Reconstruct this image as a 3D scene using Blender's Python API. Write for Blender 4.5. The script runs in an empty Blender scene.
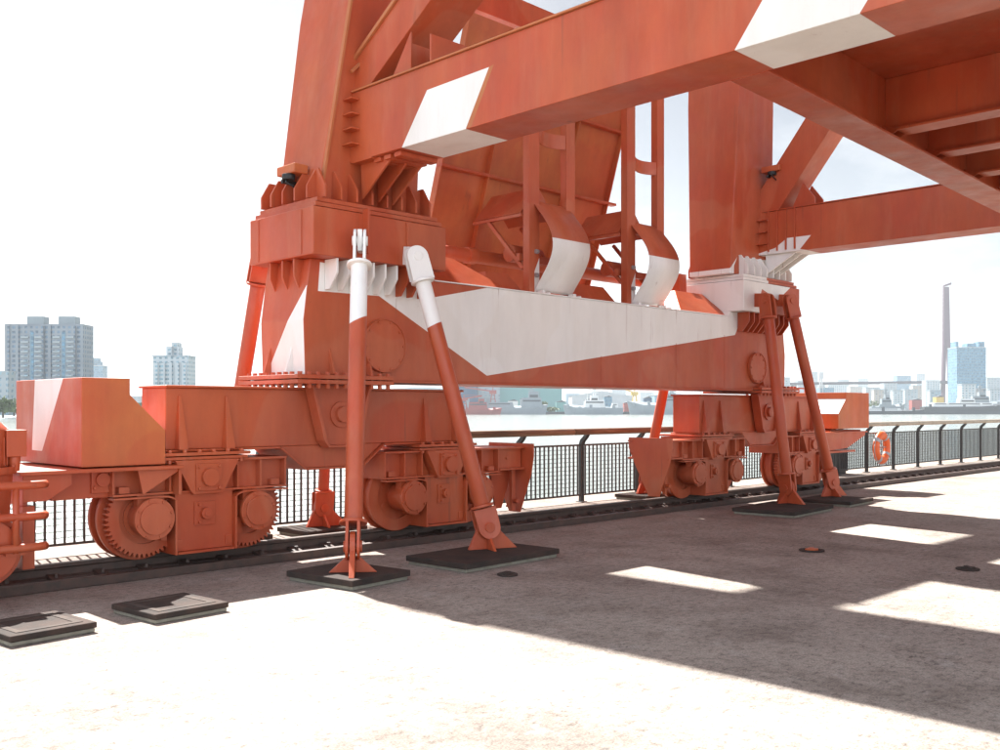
import bpy, bmesh, math, random
from mathutils import Vector, Matrix
random.seed(7)
SC = bpy.context.scene
COL = SC.collection
R = math.radians

# ------------------------------------------------------------------ camera
H = 1.6                                   # eye height over the quay
cam = bpy.data.cameras.new('camera')
cam.sensor_width = 36; cam.lens = 36*0.987
cam.shift_y = 0.033
cam.clip_start = 0.1; cam.clip_end = 12000
co = bpy.data.objects.new('camera', cam); COL.objects.link(co)
co.location = (0, 0, H); co.rotation_euler = (R(90), 0, R(-45))
SC.camera = co

# ------------------------------------------------------------------ light
SUN = Vector((0.20, 0.88, 1.0)).normalized()      # direction towards the sun
w = bpy.data.worlds.new('World'); SC.world = w; w.use_nodes = True
nt = w.node_tree; nt.nodes.clear()
N = nt.nodes.new; LK = nt.links.new
sky = N('ShaderNodeTexSky'); sky.sky_type = 'NISHITA'; sky.sun_disc = False
sky.sun_elevation = math.asin(SUN.z); sky.sun_rotation = math.atan2(SUN.x, SUN.y)
sky.air_density = 1.0; sky.dust_density = 4.0; sky.ozone_density = 1.0
hs = N('ShaderNodeHueSaturation'); hs.inputs['Saturation'].default_value = 0.8; hs.inputs['Value'].default_value = 0.64
LK(sky.outputs[0], hs.inputs['Color'])
tc = N('ShaderNodeTexCoord'); mp = N('ShaderNodeMapping'); mp.inputs['Scale'].default_value = (1, 1, 2.6)
LK(tc.outputs['Generated'], mp.inputs[0])
cn = N('ShaderNodeTexNoise'); cn.inputs['Scale'].default_value = 3.2; cn.inputs['Detail'].default_value = 9; cn.inputs['Roughness'].default_value = 0.58
LK(mp.outputs[0], cn.inputs['Vector'])
cr = N('ShaderNodeValToRGB'); cr.color_ramp.elements[0].position = 0.46; cr.color_ramp.elements[1].position = 0.66
LK(cn.outputs['Fac'], cr.inputs[0])
cm = N('ShaderNodeMix'); cm.data_type = 'RGBA'
cm.inputs['B'].default_value = (6.0, 6.1, 6.25, 1)
mm = N('ShaderNodeMath'); mm.operation = 'MULTIPLY'; mm.inputs[1].default_value = 0.8
LK(cr.outputs[0], mm.inputs[0]); LK(mm.outputs[0], cm.inputs['Factor'])
LK(hs.outputs[0], cm.inputs['A'])
bg = N('ShaderNodeBackground'); bg.inputs['Strength'].default_value = 0.05
# brighter haze low over the horizon, and the unseen sky behind the camera boosted as added fill light
sz = N('ShaderNodeSeparateXYZ'); LK(tc.outputs['Generated'], sz.inputs[0])
zr = N('ShaderNodeValToRGB'); el = zr.color_ramp.elements
el[0].position = 0.0; el[0].color = (1, 1, 1, 1); el[1].position = 1.0; el[1].color = (.34, .34, .34, 1)
for p_, c_ in ((.12, .66), (.40, .42)):
    e_ = el.new(p_); e_.color = (c_, c_, c_, 1)
LK(sz.outputs['Z'], zr.inputs[0])
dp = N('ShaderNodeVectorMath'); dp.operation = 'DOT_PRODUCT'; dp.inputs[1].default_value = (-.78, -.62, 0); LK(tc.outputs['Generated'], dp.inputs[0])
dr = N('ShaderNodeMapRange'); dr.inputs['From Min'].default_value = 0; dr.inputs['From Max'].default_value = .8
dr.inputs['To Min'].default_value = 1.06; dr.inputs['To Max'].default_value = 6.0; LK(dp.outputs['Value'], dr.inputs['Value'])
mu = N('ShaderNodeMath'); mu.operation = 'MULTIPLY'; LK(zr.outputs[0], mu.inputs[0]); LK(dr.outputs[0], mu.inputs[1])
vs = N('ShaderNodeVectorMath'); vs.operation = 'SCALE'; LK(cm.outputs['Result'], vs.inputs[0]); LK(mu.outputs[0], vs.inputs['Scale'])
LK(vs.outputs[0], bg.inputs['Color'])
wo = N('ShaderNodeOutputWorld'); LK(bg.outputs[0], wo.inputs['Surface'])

sl = bpy.data.lights.new('sun', 'SUN'); sl.energy = 3.5; sl.angle = R(0.53); sl.color = (1.0, 0.98, 0.945)
so = bpy.data.objects.new('sun', sl); COL.objects.link(so)
so.rotation_euler = (-SUN).to_track_quat('-Z', 'Y').to_euler(); so.location = (0, 0, 60)

SC.view_settings.view_transform = 'Standard'; SC.view_settings.look = 'None'
SC.view_settings.gamma = 1; SC.view_settings.use_curve_mapping = False
SC.view_settings.exposure = 2.42
SC.cycles.max_bounces = 8; SC.cycles.diffuse_bounces = 5; SC.cycles.volume_bounces = 1

# ------------------------------------------------------------------ materials
def new_mat(name):
    m = bpy.data.materials.new(name); m.use_nodes = True
    t = m.node_tree
    return m, t, t.nodes['Principled BSDF']
def node(t, kind, **kw):
    n = t.nodes.new(kind)
    for k, v in kw.items():
        if k in n.inputs: n.inputs[k].default_value = v
        else: setattr(n, k, v)
    return n
def noise(t, vec, scale, detail=6, rough=0.55, stretch=None):
    if stretch:
        mp = t.nodes.new('ShaderNodeMapping'); mp.inputs['Scale'].default_value = stretch
        t.links.new(vec, mp.inputs[0]); vec = mp.outputs[0]
    n = t.nodes.new('ShaderNodeTexNoise'); n.inputs['Scale'].default_value = scale
    n.inputs['Detail'].default_value = detail; n.inputs['Roughness'].default_value = rough
    t.links.new(vec, n.inputs['Vector'])
    return n.outputs['Fac']
def ramp(t, fac, stops):
    r = t.nodes.new('ShaderNodeValToRGB')
    e = r.color_ramp.elements
    while len(e) < len(stops): e.new(0.5)
    for el, (p, c) in zip(e, stops):
        el.position = p
        el.color = (c, c, c, 1) if not isinstance(c, tuple) else (*c, 1)
    t.links.new(fac, r.inputs[0])
    return r.outputs[0]
def mix(t, fac, a, b, mode='MIX'):
    m = t.nodes.new('ShaderNodeMix'); m.data_type = 'RGBA'; m.blend_type = mode
    for key, v in (('Factor', fac), ('A', a), ('B', b)):
        s = m.inputs[key]
        if isinstance(v, (int, float)): s.default_value = v
        elif isinstance(v, tuple): s.default_value = (*v, 1)
        else: t.links.new(v, s)
    return m.outputs['Result']
def bump(t, b, h, strength, dist=0.01):
    n = t.nodes.new('ShaderNodeBump'); n.inputs['Strength'].default_value = strength; n.inputs['Distance'].default_value = dist
    t.links.new(h, n.inputs['Height']); t.links.new(n.outputs[0], b.inputs['Normal'])
def objc(t): return t.nodes.new('ShaderNodeTexCoord').outputs['Object']

def paint(name, base, alt, fade, rough=0.42, rust=0.5, dirt_min=.78):
    m, t, b = new_mat(name)
    v = objc(t)
    c = mix(t, ramp(t, noise(t, v, 0.9, 8, .6), [(.38, 0.0), (.66, 1.0)]), base, alt)
    st = ramp(t, noise(t, v, 5.0, 5, .6, (1, 1, .12)), [(.52, 0.0), (.74, 0.55)])
    c = mix(t, st, c, fade)
    blot = ramp(t, noise(t, v, 2.3, 10, .72), [(.60, 0.0), (.64, 0.5)])
    c = mix(t, blot, c, alt)
    rs = ramp(t, noise(t, v, 9.0, 12, .75), [(.69, 0.0), (.73, rust)])
    c = mix(t, rs, c, (.10, .035, .02))
    run = ramp(t, noise(t, v, 11.0, 6, .6, (1, 1, .05)), [(.63, 0.0), (.72, .55)])
    msk = ramp(t, noise(t, v, .8, 4, .5), [(.42, 0.0), (.58, 1.0)])
    rx = t.nodes.new('ShaderNodeMath'); rx.operation = 'MULTIPLY'; t.links.new(run, rx.inputs[0]); t.links.new(msk, rx.inputs[1])
    c = mix(t, rx.outputs[0], c, (.22, .06, .03))
    tch = ramp(t, noise(t, v, .55, 2, .4), [(.565, 0.0), (.575, .38)])
    c = mix(t, tch, c, fade)
    chip = ramp(t, noise(t, v, 26, 6, .7), [(.71, 0.0), (.73, .8)])
    c = mix(t, chip, c, (.07, .03, .02))
    dirt = ramp(t, noise(t, v, 1.6, 9, .7, (1, 1, .3)), [(.35, dirt_min), (.62, 1.0)])
    c = mix(t, 1.0, c, dirt, 'MULTIPLY')
    t.links.new(c, b.inputs['Base Color'])
    rr = ramp(t, noise(t, v, 3.0, 6), [(.3, rough-.1), (.7, rough+.14)])
    t.links.new(rr, b.inputs['Roughness'])
    b.inputs['Specular IOR Level'].default_value = .45
    h1 = noise(t, v, 2.2, 3, .5); h2 = noise(t, v, 60, 4, .6)
    bn = t.nodes.new('ShaderNodeBump'); bn.inputs['Strength'].default_value = .25; bn.inputs['Distance'].default_value = .05
    t.links.new(h1, bn.inputs['Height'])
    b2 = t.nodes.new('ShaderNodeBump'); b2.inputs['Strength'].default_value = .12; b2.inputs['Distance'].default_value = .006
    t.links.new(h2, b2.inputs['Height']); t.links.new(bn.outputs[0], b2.inputs['Normal'])
    t.links.new(b2.outputs[0], b.inputs['Normal'])
    return m
M = {}
M['red'] = paint('red_oxide_paint', (.49, .074, .026), (.51, .105, .034), (.53, .155, .075))
M['orange'] = paint('faded_orange_paint', (.52, .105, .036), (.56, .155, .045), (.50, .085, .03), .5)
M['white'] = paint('old_white_paint', (.87, .85, .81), (.87, .86, .83), (.80, .76, .70), .45, .3, .9)
M['edge'] = paint('primer_edge', (.50, .17, .06), (.48, .14, .05), (.5, .2, .09), .55)

def plain(name, base, alt=None, rough=.6, metal=0, scale=4, bmp=.15, spec=.5):
    m, t, b = new_mat(name); v = objc(t)
    alt = alt or tuple(x*.75 for x in base)
    c = mix(t, ramp(t, noise(t, v, scale, 8, .65), [(.35, 0.0), (.68, 1.0)]), base, alt)
    t.links.new(c, b.inputs['Base Color'])
    b.inputs['Roughness'].default_value = rough; b.inputs['Metallic'].default_value = metal
    b.inputs['Specular IOR Level'].default_value = spec
    if bmp: bump(t, b, noise(t, v, scale*8, 6, .6), bmp, .01)
    return m
M['iron'] = plain('dark_iron', (.03, .031, .033), (.055, .05, .045), .5, 0, 6)
M['rail'] = plain('rail_steel', (.055, .038, .03), (.10, .055, .04), .55, 0, 9, .4)
M['railtop'] = plain('worn_rail_head', (.16, .13, .11), (.10, .07, .055), .4, .6, 12, .2)
M['plate'] = plain('dark_base_plate', (.04, .034, .03), (.075, .05, .04), .85, 0, 5, .5, .15)
M['lidframe'] = plain('lid_frame', (.06, .05, .045), (.10, .075, .06), .85, 0, 8, .3, .15)
M['mortar'] = plain('mortar', (.30, .28, .22), (.22, .20, .15), .9, 0, 14, .5)
M['tread'] = plain('bare_steel', (.30, .16, .12), (.22, .09, .06), .4, .2, 8)
M['rubber'] = plain('black_rubber', (.02, .02, .02), None, .6)
M['buoy'] = plain('orange_plastic', (.80, .15, .03), (.72, .11, .02), .45, 0, 3, .05)
M['band'] = plain('grey_tape', (.42, .42, .44), None, .4)
M['metal'] = plain('galvanised', (.42, .43, .44), None, .4, .5)
M['glassy'] = plain('lamp_glass', (.5, .5, .48), None, .15)
def wood():
    m, t, b = new_mat('weathered_wood'); v = objc(t)
    g = noise(t, v, 7, 9, .7, (.25, 6, 6))
    c = ramp(t, g, [(.25, (.055, .028, .014)), (.5, (.16, .085, .045)), (.75, (.30, .19, .11))])
    p = ramp(t, noise(t, v, .45, 3), [(.4, .55), (.65, 1.35)])
    c = mix(t, 1.0, c, p, 'MULTIPLY')
    t.links.new(c, b.inputs['Base Color']); b.inputs['Roughness'].default_value = .55
    bump(t, b, g, .4, .01); return m
M['wood'] = wood()
M['palewood'] = plain('pale_wood', (.46, .40, .32), (.33, .27, .2), .6, 0, 5, .2)  # paler wood for the right-hand handrail segments

def concrete():
    m, t, b = new_mat('worn_concrete'); v = objc(t)
    big = noise(t, v, .30, 6, .6); mid = noise(t, v, 1.5, 12, .74); grit = noise(t, v, 17, 9, .8)
    c = mix(t, ramp(t, big, [(.35, 0.0), (.65, 1.0)]), (.40, .345, .295), (.315, .27, .23))
    c = mix(t, ramp(t, mid, [(.48, 0.0), (.70, .7)]), c, (.165, .13, .108))
    c = mix(t, ramp(t, noise(t, v, .55, 9, .68, (1.2, .8, 1)), [(.50, 0.0), (.66, .6)]), c, (.15, .118, .098))
    # pale worn patches where the laitance has gone
    c = mix(t, ramp(t, noise(t, v, 2.6, 10, .7), [(.56, 0.0), (.68, .55)]), c, (.42, .385, .35))
    # rust wash near the track (paint drips and iron dust)
    sx = t.nodes.new('ShaderNodeSeparateXYZ'); t.links.new(v, sx.inputs[0])
    gr = t.nodes.new('ShaderNodeMapRange'); gr.inputs['From Min'].default_value = 4.5; gr.inputs['From Max'].default_value = 8.8
    t.links.new(sx.outputs['Y'], gr.inputs['Value'])
    rn = ramp(t, noise(t, v, 1.1, 8, .65), [(.40, 0.0), (.72, .62)])
    rm = t.nodes.new('ShaderNodeMath'); rm.operation = 'MULTIPLY'; t.links.new(gr.outputs[0], rm.inputs[0]); t.links.new(rn, rm.inputs[1])
    c = mix(t, rm.outputs[0], c, (.22, .125, .095))
    # scuffs along the quay
    sc = ramp(t, noise(t, v, 5.2, 11, .78, (.5, 1.5, 1)), [(.56, 0.0), (.68, .6)])
    c = mix(t, sc, c, (.12, .095, .083))
    # dark specks in clusters, then the coarse grain of the broom finish
    cl = ramp(t, noise(t, v, .9, 6, .6), [(.42, 0.0), (.62, 1.0)])
    sp = ramp(t, noise(t, v, 24, 5, .66, (.7, 1.2, 1)), [(.575, 0.0), (.65, .7)])
    sm_ = t.nodes.new('ShaderNodeMath'); sm_.operation = 'MULTIPLY'; t.links.new(cl, sm_.inputs[0]); t.links.new(sp, sm_.inputs[1])
    c = mix(t, sm_.outputs[0], c, (.05, .04, .034))
    c = mix(t, ramp(t, noise(t, v, 9, 8, .7, (.6, 1.3, 1)), [(.61, 0.0), (.68, .7)]), c, (.085, .068, .056))
    c = mix(t, 1.0, c, ramp(t, grit, [(.33, .36), (.49, 1.0), (.70, 1.22)]), 'MULTIPLY')
    c = mix(t, 1.0, c, ramp(t, noise(t, v, 85, 3, .6), [(.32, .66), (.62, 1.15)]), 'MULTIPLY')
    t.links.new(c, b.inputs['Base Color']); b.inputs['Roughness'].default_value = .85; b.inputs['Specular IOR Level'].default_value = .3
    ad = t.nodes.new('ShaderNodeMath'); ad.operation = 'ADD'; t.links.new(mid, ad.inputs[0]); t.links.new(grit, ad.inputs[1])
    bump(t, b, ad.outputs[0], .6, .02); return m
M['concrete'] = concrete()
def water():
    m, t, b = new_mat('river_water'); v = objc(t)
    b.inputs['Base Color'].default_value = (.20, .22, .20, 1); b.inputs['Roughness'].default_value = .12
    b.inputs['IOR'].default_value = 1.33; b.inputs['Specular IOR Level'].default_value = .8
    a = noise(t, v, .55, 6, .65); c = noise(t, v, .09, 4)
    ad = t.nodes.new('ShaderNodeMath'); ad.operation = 'ADD'; t.links.new(a, ad.inputs[0]); t.links.new(c, ad.inputs[1])
    bump(t, b, ad.outputs[0], .9, .5); return m
M['water'] = water()
M['bank'] = plain('far_bank_soil', (.10, .11, .08), (.16, .15, .12), .95, 0, .02, 0)
M['leaf'] = plain('leaves', (.06, .10, .03), (.10, .14, .04), .7, 0, .3, 0)
M['bark'] = plain('bark', (.10, .08, .06), None, .9)
def facade(name, wall, glass, sx, sz, fx=.5, fz=.45):
    """wall with a regular grid of windows (object x/y along the wall, z up)"""
    m, t, b = new_mat(name); v = objc(t)
    s = t.nodes.new('ShaderNodeSeparateXYZ'); t.links.new(v, s.inputs[0])
    def cell(sock, size, frac, sock2=None):
        if sock2 is not None:
            a = t.nodes.new('ShaderNodeMath'); a.operation = 'ADD'; t.links.new(sock, a.inputs[0]); t.links.new(sock2, a.inputs[1]); sock = a.outputs[0]
        d = t.nodes.new('ShaderNodeMath'); d.operation = 'DIVIDE'; t.links.new(sock, d.inputs[0]); d.inputs[1].default_value = size
        f = t.nodes.new('ShaderNodeMath'); f.operation = 'FRACT'; t.links.new(d.outputs[0], f.inputs[0])
        l = t.nodes.new('ShaderNodeMath'); l.operation = 'LESS_THAN'; t.links.new(f.outputs[0], l.inputs[0]); l.inputs[1].default_value = frac
        return l.outputs[0]
    p = t.nodes.new('ShaderNodeMath'); p.operation = 'MULTIPLY'
    t.links.new(cell(s.outputs['X'], sx, fx, s.outputs['Y']), p.inputs[0]); t.links.new(cell(s.outputs['Z'], sz, fz), p.inputs[1])
    wv = ramp(t, noise(t, v, .05, 5), [(.3, .85), (.7, 1.1)])
    wc = mix(t, 1.0, wall, wv, 'MULTIPLY')
    gl = mix(t, ramp(t, noise(t, v, .35, 2), [(.4, 0.0), (.6, 1.0)]), glass, tuple(min(1, g*2.2) for g in glass))
    c = mix(t, p.outputs[0], wc, gl)
    t.links.new(c, b.inputs['Base Color']); b.inputs['Roughness'].default_value = .6
    return m
M['fac_grey'] = facade('grey_tower_wall', (.20, .225, .25), (.055, .085, .12), 3.4, 3.0, .5, .55)
M['fac_white'] = facade('white_tower_wall', (.42, .46, .48), (.10, .16, .19), 4.0, 3.0, .48, .5)
M['fac_blue'] = facade('glass_tower_wall', (.13, .22, .28), (.05, .12, .18), 2.4, 3.6, .75, .65)
M['fac_pale'] = facade('pale_block_wall', (.30, .34, .36), (.12, .17, .20), 5, 3.3, .5, .5)
M['fac_tan'] = facade('tan_block_wall', (.36, .32, .28), (.14, .15, .16), 5, 3.3, .5, .5)
M['teal'] = plain('teal_sheet', (.13, .29, .28), (.11, .26, .26), .6, 0, .03, 0)
M['navy'] = plain('dark_blue_sheet', (.03, .075, .14), None, .6, 0, .03, 0)
M['hull'] = plain('ship_grey', (.22, .26, .28), (.18, .21, .23), .6, 0, .05, 0)
M['hulldark'] = plain('dark_hull', (.05, .06, .07), None, .6, 0, .05, 0)
M['shipwhite'] = plain('ship_white', (.66, .67, .66), None, .6, 0, .05, 0)
M['shipred'] = plain('ship_red', (.28, .06, .05), (.24, .06, .055), .6, 0, .05, 0)
M['yellow'] = plain('crane_yellow', (.58, .40, .10), None, .6, 0, .05, 0)
M['pylon'] = plain('pylon_paint', (.05, .010, .034), (.045, .010, .03), .7, 0, .02, 0)
M['roofwhite'] = plain('white_shed_roof', (.45, .48, .50), None, .6, 0, .05, 0)
M['deckgrey'] = plain('bridge_grey', (.035, .03, .05), None, .7, 0, .05, 0)

# ------------------------------------------------------------------ mesh kit
class MB:
    def __init__(s): s.bm = bmesh.new(); s.mi = 0; s.sm = False
    def face(s, vs):
        try: f = s.bm.faces.new(vs)
        except ValueError: return None
        f.material_index = s.mi; f.smooth = s.sm; return f
    def hexa(s, p):                # 8 corners: bottom loop, top loop
        v = [s.bm.verts.new(q) for q in p]
        for q in ((3,2,1,0),(4,5,6,7),(0,1,5,4),(1,2,6,5),(2,3,7,6),(3,0,4,7)): s.face([v[i] for i in q])
        return s
    def box(s, x0, x1, y0, y1, z0, z1):
        return s.hexa([(x0,y0,z0),(x1,y0,z0),(x1,y1,z0),(x0,y1,z0),(x0,y0,z1),(x1,y0,z1),(x1,y1,z1),(x0,y1,z1)])
    def prism(s, pts, axis, a, b):
        """polygon swept along an axis: 'y' takes (x,z), 'x' takes (y,z), 'z' takes (x,y)"""
        def P(p, t):
            return {'y': (p[0], t, p[1]), 'x': (t, p[0], p[1]), 'z': (p[0], p[1], t)}[axis]
        A = [s.bm.verts.new(P(p, a)) for p in pts]; B = [s.bm.verts.new(P(p, b)) for p in pts]
        n = len(pts)
        s.face(A[::-1]); s.face(B)
        for i in range(n): s.face([A[i], A[(i+1) % n], B[(i+1) % n], B[i]])
        return s
    def cyl(s, p0, p1, r0, r1=None, n=24, caps=True):
        p0, p1 = Vector(p0), Vector(p1); r1 = r0 if r1 is None else r1
        d = (p1-p0).normalized(); u = d.orthogonal().normalized(); w_ = d.cross(u)
        A, B = [], []
        for i in range(n):
            a = 2*math.pi*i/n; e = u*math.cos(a)+w_*math.sin(a)
            A.append(s.bm.verts.new(p0+e*r0)); B.append(s.bm.verts.new(p1+e*r1))
        sm = s.sm
        if caps: s.sm = False; s.face(A[::-1]); s.face(B)
        s.sm = n > 8
        for i in range(n): s.face([A[i], A[(i+1) % n], B[(i+1) % n], B[i]])
        s.sm = sm; return s
    def ring(s, c, axis, ro, ri, h, n=32, teeth=0, tooth=.03):
        """annulus (or gear) with thickness h along axis"""
        c = Vector(c); d = Vector(axis).normalized(); u = d.orthogonal().normalized(); w_ = d.cross(u)
        if teeth: n = teeth*4
        L = [[], [], [], []]
        for i in range(n):
            a = 2*math.pi*i/n; e = u*math.cos(a)+w_*math.sin(a)
            q = ro + (tooth if teeth and i % 4 in (0, 1) else 0)
            L[0].append(s.bm.verts.new(c+e*q)); L[1].append(s.bm.verts.new(c+e*q+d*h))
            L[2].append(s.bm.verts.new(c+e*ri+d*h)); L[3].append(s.bm.verts.new(c+e*ri))
        for k in range(4):
            for i in range(n):
                j = (i+1) % n; s.face([L[k][i], L[k][j], L[(k+1) % 4][j], L[(k+1) % 4][i]])
        return s
    def tube(s, pts, r, n=10):
        P = [Vector(p) for p in pts]; rings = []
        for i, p in enumerate(P):
            d = (P[min(i+1, len(P)-1)]-P[max(i-1, 0)]).normalized()
            up = Vector((0, 0, 1)) if abs(d.z) < .9 else Vector((1, 0, 0))
            u = d.cross(up).normalized(); w_ = u.cross(d)
            rings.append([s.bm.verts.new(p+(u*math.cos(2*math.pi*k/n)+w_*math.sin(2*math.pi*k/n))*r) for k in range(n)])
        s.face(rings[0][::-1]); s.face(rings[-1]); s.sm = True
        for a, b in zip(rings, rings[1:]):
            for k in range(n): s.face([a[k], a[(k+1) % n], b[(k+1) % n], b[k]])
        s.sm = False; return s
    def bar(s, p0, p1, wx, wy, up=(0, 0, 1)):
        """rectangular bar: wx across, wy along 'up'"""
        p0, p1 = Vector(p0), Vector(p1); d = (p1-p0).normalized()
        u = d.cross(Vector(up)).normalized(); v = u.cross(d).normalized()
        q = []
        for p in (p0, p1):
            for a, b in ((-1,-1),(1,-1),(1,1),(-1,1)): q.append(p+u*a*wx/2+v*b*wy/2)
        return s.hexa(q)
    def bolt(s, c, d, r=.02, h=.02):
        c = Vector(c); d = Vector(d).normalized()
        return s.cyl(c-d*.005, c+d*h, r, n=6)
    def transform(s, mat): bmesh.ops.transform(s.bm, matrix=mat, verts=s.bm.verts); return s
    def paint(s, poly, axis, idx):
        """repaint the faces that fall inside a polygon given in the plane across 'axis'"""
        ax = {'y': (0, 2), 'x': (1, 2)}[axis]
        n = len(poly)
        for i in range(n):
            a, b = poly[i], poly[(i+1) % n]
            pa = Vector((0, 0, 0)); no = Vector((0, 0, 0))
            pa[ax[0]], pa[ax[1]] = a
            no[ax[0]], no[ax[1]] = -(b[1]-a[1]), b[0]-a[0]
            bmesh.ops.bisect_plane(s.bm, geom=s.bm.verts[:]+s.bm.edges[:]+s.bm.faces[:], plane_co=pa, plane_no=no.normalized(), dist=1e-5)
        for f in s.bm.faces:
            c = f.calc_center_median(); x, y = c[ax[0]], c[ax[1]]
            ins = False
            for i in range(n):
                (x1, y1), (x2, y2) = poly[i], poly[(i+1) % n]
                if (y1 > y) != (y2 > y) and x < (x2-x1)*(y-y1)/(y2-y1)+x1: ins = not ins
            if ins: f.material_index = idx
        return s
def ob(name, mb, mats, parent=None, bevel=.006, off=None, recalc=True):
    """link the collected mesh as ONE object (world coordinates unless off is given)"""
    bm = mb.bm
    if recalc: bmesh.ops.recalc_face_normals(bm, faces=bm.faces)
    o3 = off
    if o3 is None:
        o3 = Vector((0, 0, 0))
        p = parent
        while p is not None: o3 = o3 + Vector(p.location); p = p.parent
    if o3.length: bmesh.ops.translate(bm, verts=bm.verts, vec=-o3)
    me = bpy.data.meshes.new(name); bm.to_mesh(me); bm.free()
    for m in (mats if isinstance(mats, (list, tuple)) else [mats]): me.materials.append(M[m])
    o = bpy.data.objects.new(name, me); COL.objects.link(o)
    if parent is not None: o.parent = parent
    if bevel:
        b = o.modifiers.new('bevel', 'BEVEL'); b.width = bevel; b.segments = 2; b.limit_method = 'ANGLE'; b.angle_limit = R(40)
        b.harden_normals = False
    return o
def thing(name, label, cat, loc=(0, 0, 0), rotz=0, group=None):
    o = bpy.data.objects.new(name, None); COL.objects.link(o); o.empty_display_size = .3
    o.location = loc; o.rotation_euler = (0, 0, rotz)
    return tag(o, label, cat, group)
def tag(o, label, cat, group=None, kind=None):
    o['label'] = label; o['category'] = cat
    if group: o['group'] = group
    if kind: o['kind'] = kind
    return o
def struct(o): o['kind'] = 'structure'; return o
def copy_tree(o, parent=None):
    c = o.copy(); COL.objects.link(c)
    if parent is not None: c.parent = parent
    for ch in list(o.children): copy_tree(ch, c)
    return c
F_ = 987.0
def qY(u, v, Y):                       # point of the plane Y=const seen at survey pixel (u, v) -> (x, z)
    k = (u-500)/F_; X = Y*(1+k)/(1-k); return (X, H-(v-408)*(X+Y)/1396)
def qX(u, v, X):                       # plane X=const -> (y, z)
    k = (u-500)/F_; Y = X*(1-k)/(1+k); return (Y, H-(v-408)*(X+Y)/1396)

# ================================================================== SETTING
QY = 11.75                                                     # quay edge
g = MB(); g.box(-250, 420, -420, QY, -5.0, 0)
struct(ob('quay_deck', g, 'concrete', bevel=.03))
g = MB(); g.box(-3500, 6000, QY+.01, 9000, -6.2, -4.2)
struct(ob('river_water', g, 'water', bevel=0))
# coping strip beyond the track
g = MB(); g.box(-60, 160, 9.62, 9.72, .002, .03); 
struct(ob('track_kerb', g, 'mortar', bevel=.01))

# ---- far bank: frame whose x runs to the right of the view and y away from it
FAR = Matrix.Rotation(R(-45), 4, 'Z')
def far_pos(u, D): 
    lat = (u-500)/F_*D; return Vector(((D+lat)/math.sqrt(2), (D-lat)/math.sqrt(2), 0))
BZ = -2.6
g = MB(); g.hexa([(-2600,905,-8),(2600,905,-8),(3500,5200,-8),(-3500,5200,-8),(-2600,905,BZ),(2600,905,BZ),(3500,5200,BZ),(-3500,5200,BZ)]).transform(FAR)
struct(ob('far_bank', g, 'bank', bevel=0))

# ================================================================== THE CRANE
YR = 9.2                                                       # rail centre line
MX = 10.85                                                     # middle of the crane
crane = thing('gantry_crane', 'huge red and white retired portal crane standing on rails along the quay', 'crane', (MX, YR, .19))
def cp(name, mb, mats='red', parent=None, bevel=.006): return ob(name, mb, mats, parent or crane, bevel)
RW = ['red', 'white', 'edge', 'orange']
def mir(p): return [(2*MX-x, y) for x, y in p]

# ---- sill beam with its two lower legs
top_l = [(5.84, 1.95), (6.87, 1.95), (6.95, 1.9)]
sill = MB()
sill.prism([(5.86, 1.95), (6.85, 1.95), (6.92, 1.90), (14.78, 1.90), (14.85, 1.95), (15.84, 1.95), (15.86, 2.53), (15.80, 2.92), (15.77, 3.18),
            (14.05, 3.18), (14.0, 3.09), (7.66, 3.09), (7.6, 3.18), (5.93, 3.18), (5.89, 2.92), (5.84, 2.53)], 'y', 8.75, 9.58)
sill.paint([qY(320, 262, 8.75), qY(412, 280, 8.75), qY(430, 298, 8.75), qY(503, 285, 8.75), (8.75, 3.3), (13.2, 3.3), qY(760, 270, 8.75), qY(735, 335, 8.75), (8.52, 2.0), qY(379, 296, 8.75), qY(318, 291, 8.75)], 'y', 1)
before = [(f.calc_center_median().copy(), f.material_index) for f in sill.bm.faces]
sill.paint([(9.50, 1.95), (8.70, 1.95), (8.70, 2.96)], 'x', 4)
front = [qY(320, 262, 8.75), qY(412, 280, 8.75), qY(430, 298, 8.75), qY(503, 285, 8.75), (8.75, 3.3), (13.2, 3.3), qY(760, 270, 8.75), qY(735, 335, 8.75), (8.52, 2.0), qY(379, 296, 8.75), qY(318, 291, 8.75)]
def inside(poly, x, y):
    r = False
    for (x1, y1), (x2, y2) in zip(poly, poly[1:]+poly[:1]):
        if (y1 > y) != (y2 > y) and x < (x2-x1)*(y-y1)/(y2-y1)+x1: r = not r
    return r
for f in sill.bm.faces:
    c = f.calc_center_median()
    if f.material_index == 4: f.material_index = 1 if c.x < 5.9 else int(inside(front, c.x, c.z))
sb = cp('sill_beam', sill, RW, None, .012)
for x in (9.0, 10.75, 12.55, 13.9):
    b = MB(); b.box(x-.005, x+.005, 8.7475, 8.7495, 1.93, min(3.05, 2.0+(x-8.52)*(2.83-2.0)/(14.22-8.52)))
    cp('weld_seam', b, 'red', sb, 0)
b = MB(); b.box(7.0, 14.7, 8.70, 9.63, 1.885, 1.905); cp('bottom_flange', b, 'red', sb, .004)
b = MB(); b.box(7.66, 14.04, 8.745, 9.585, 3.091, 3.107); b.mi = 0; cp('top_flange', b, 'white', sb, .004)
for (u, v, r) in ((383, 346, .30), (756, 368, .26)):
    x, z = qY(u, v, 8.74)
    c = MB(); c.cyl((x, 8.752, z), (x, 8.70, z), r, n=48); c.ring((x, 8.70, z), (0, -1, 0), r, r-.012, .012, 48)
    for k in range(10):
        a = k*math.pi/5; c.bolt((x+math.cos(a)*(r-.04), 8.70, z+math.sin(a)*(r-.03)), (0, -1, 0), .016, .014)
    cp('access_cover', c, 'red', sb, .004)

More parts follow.
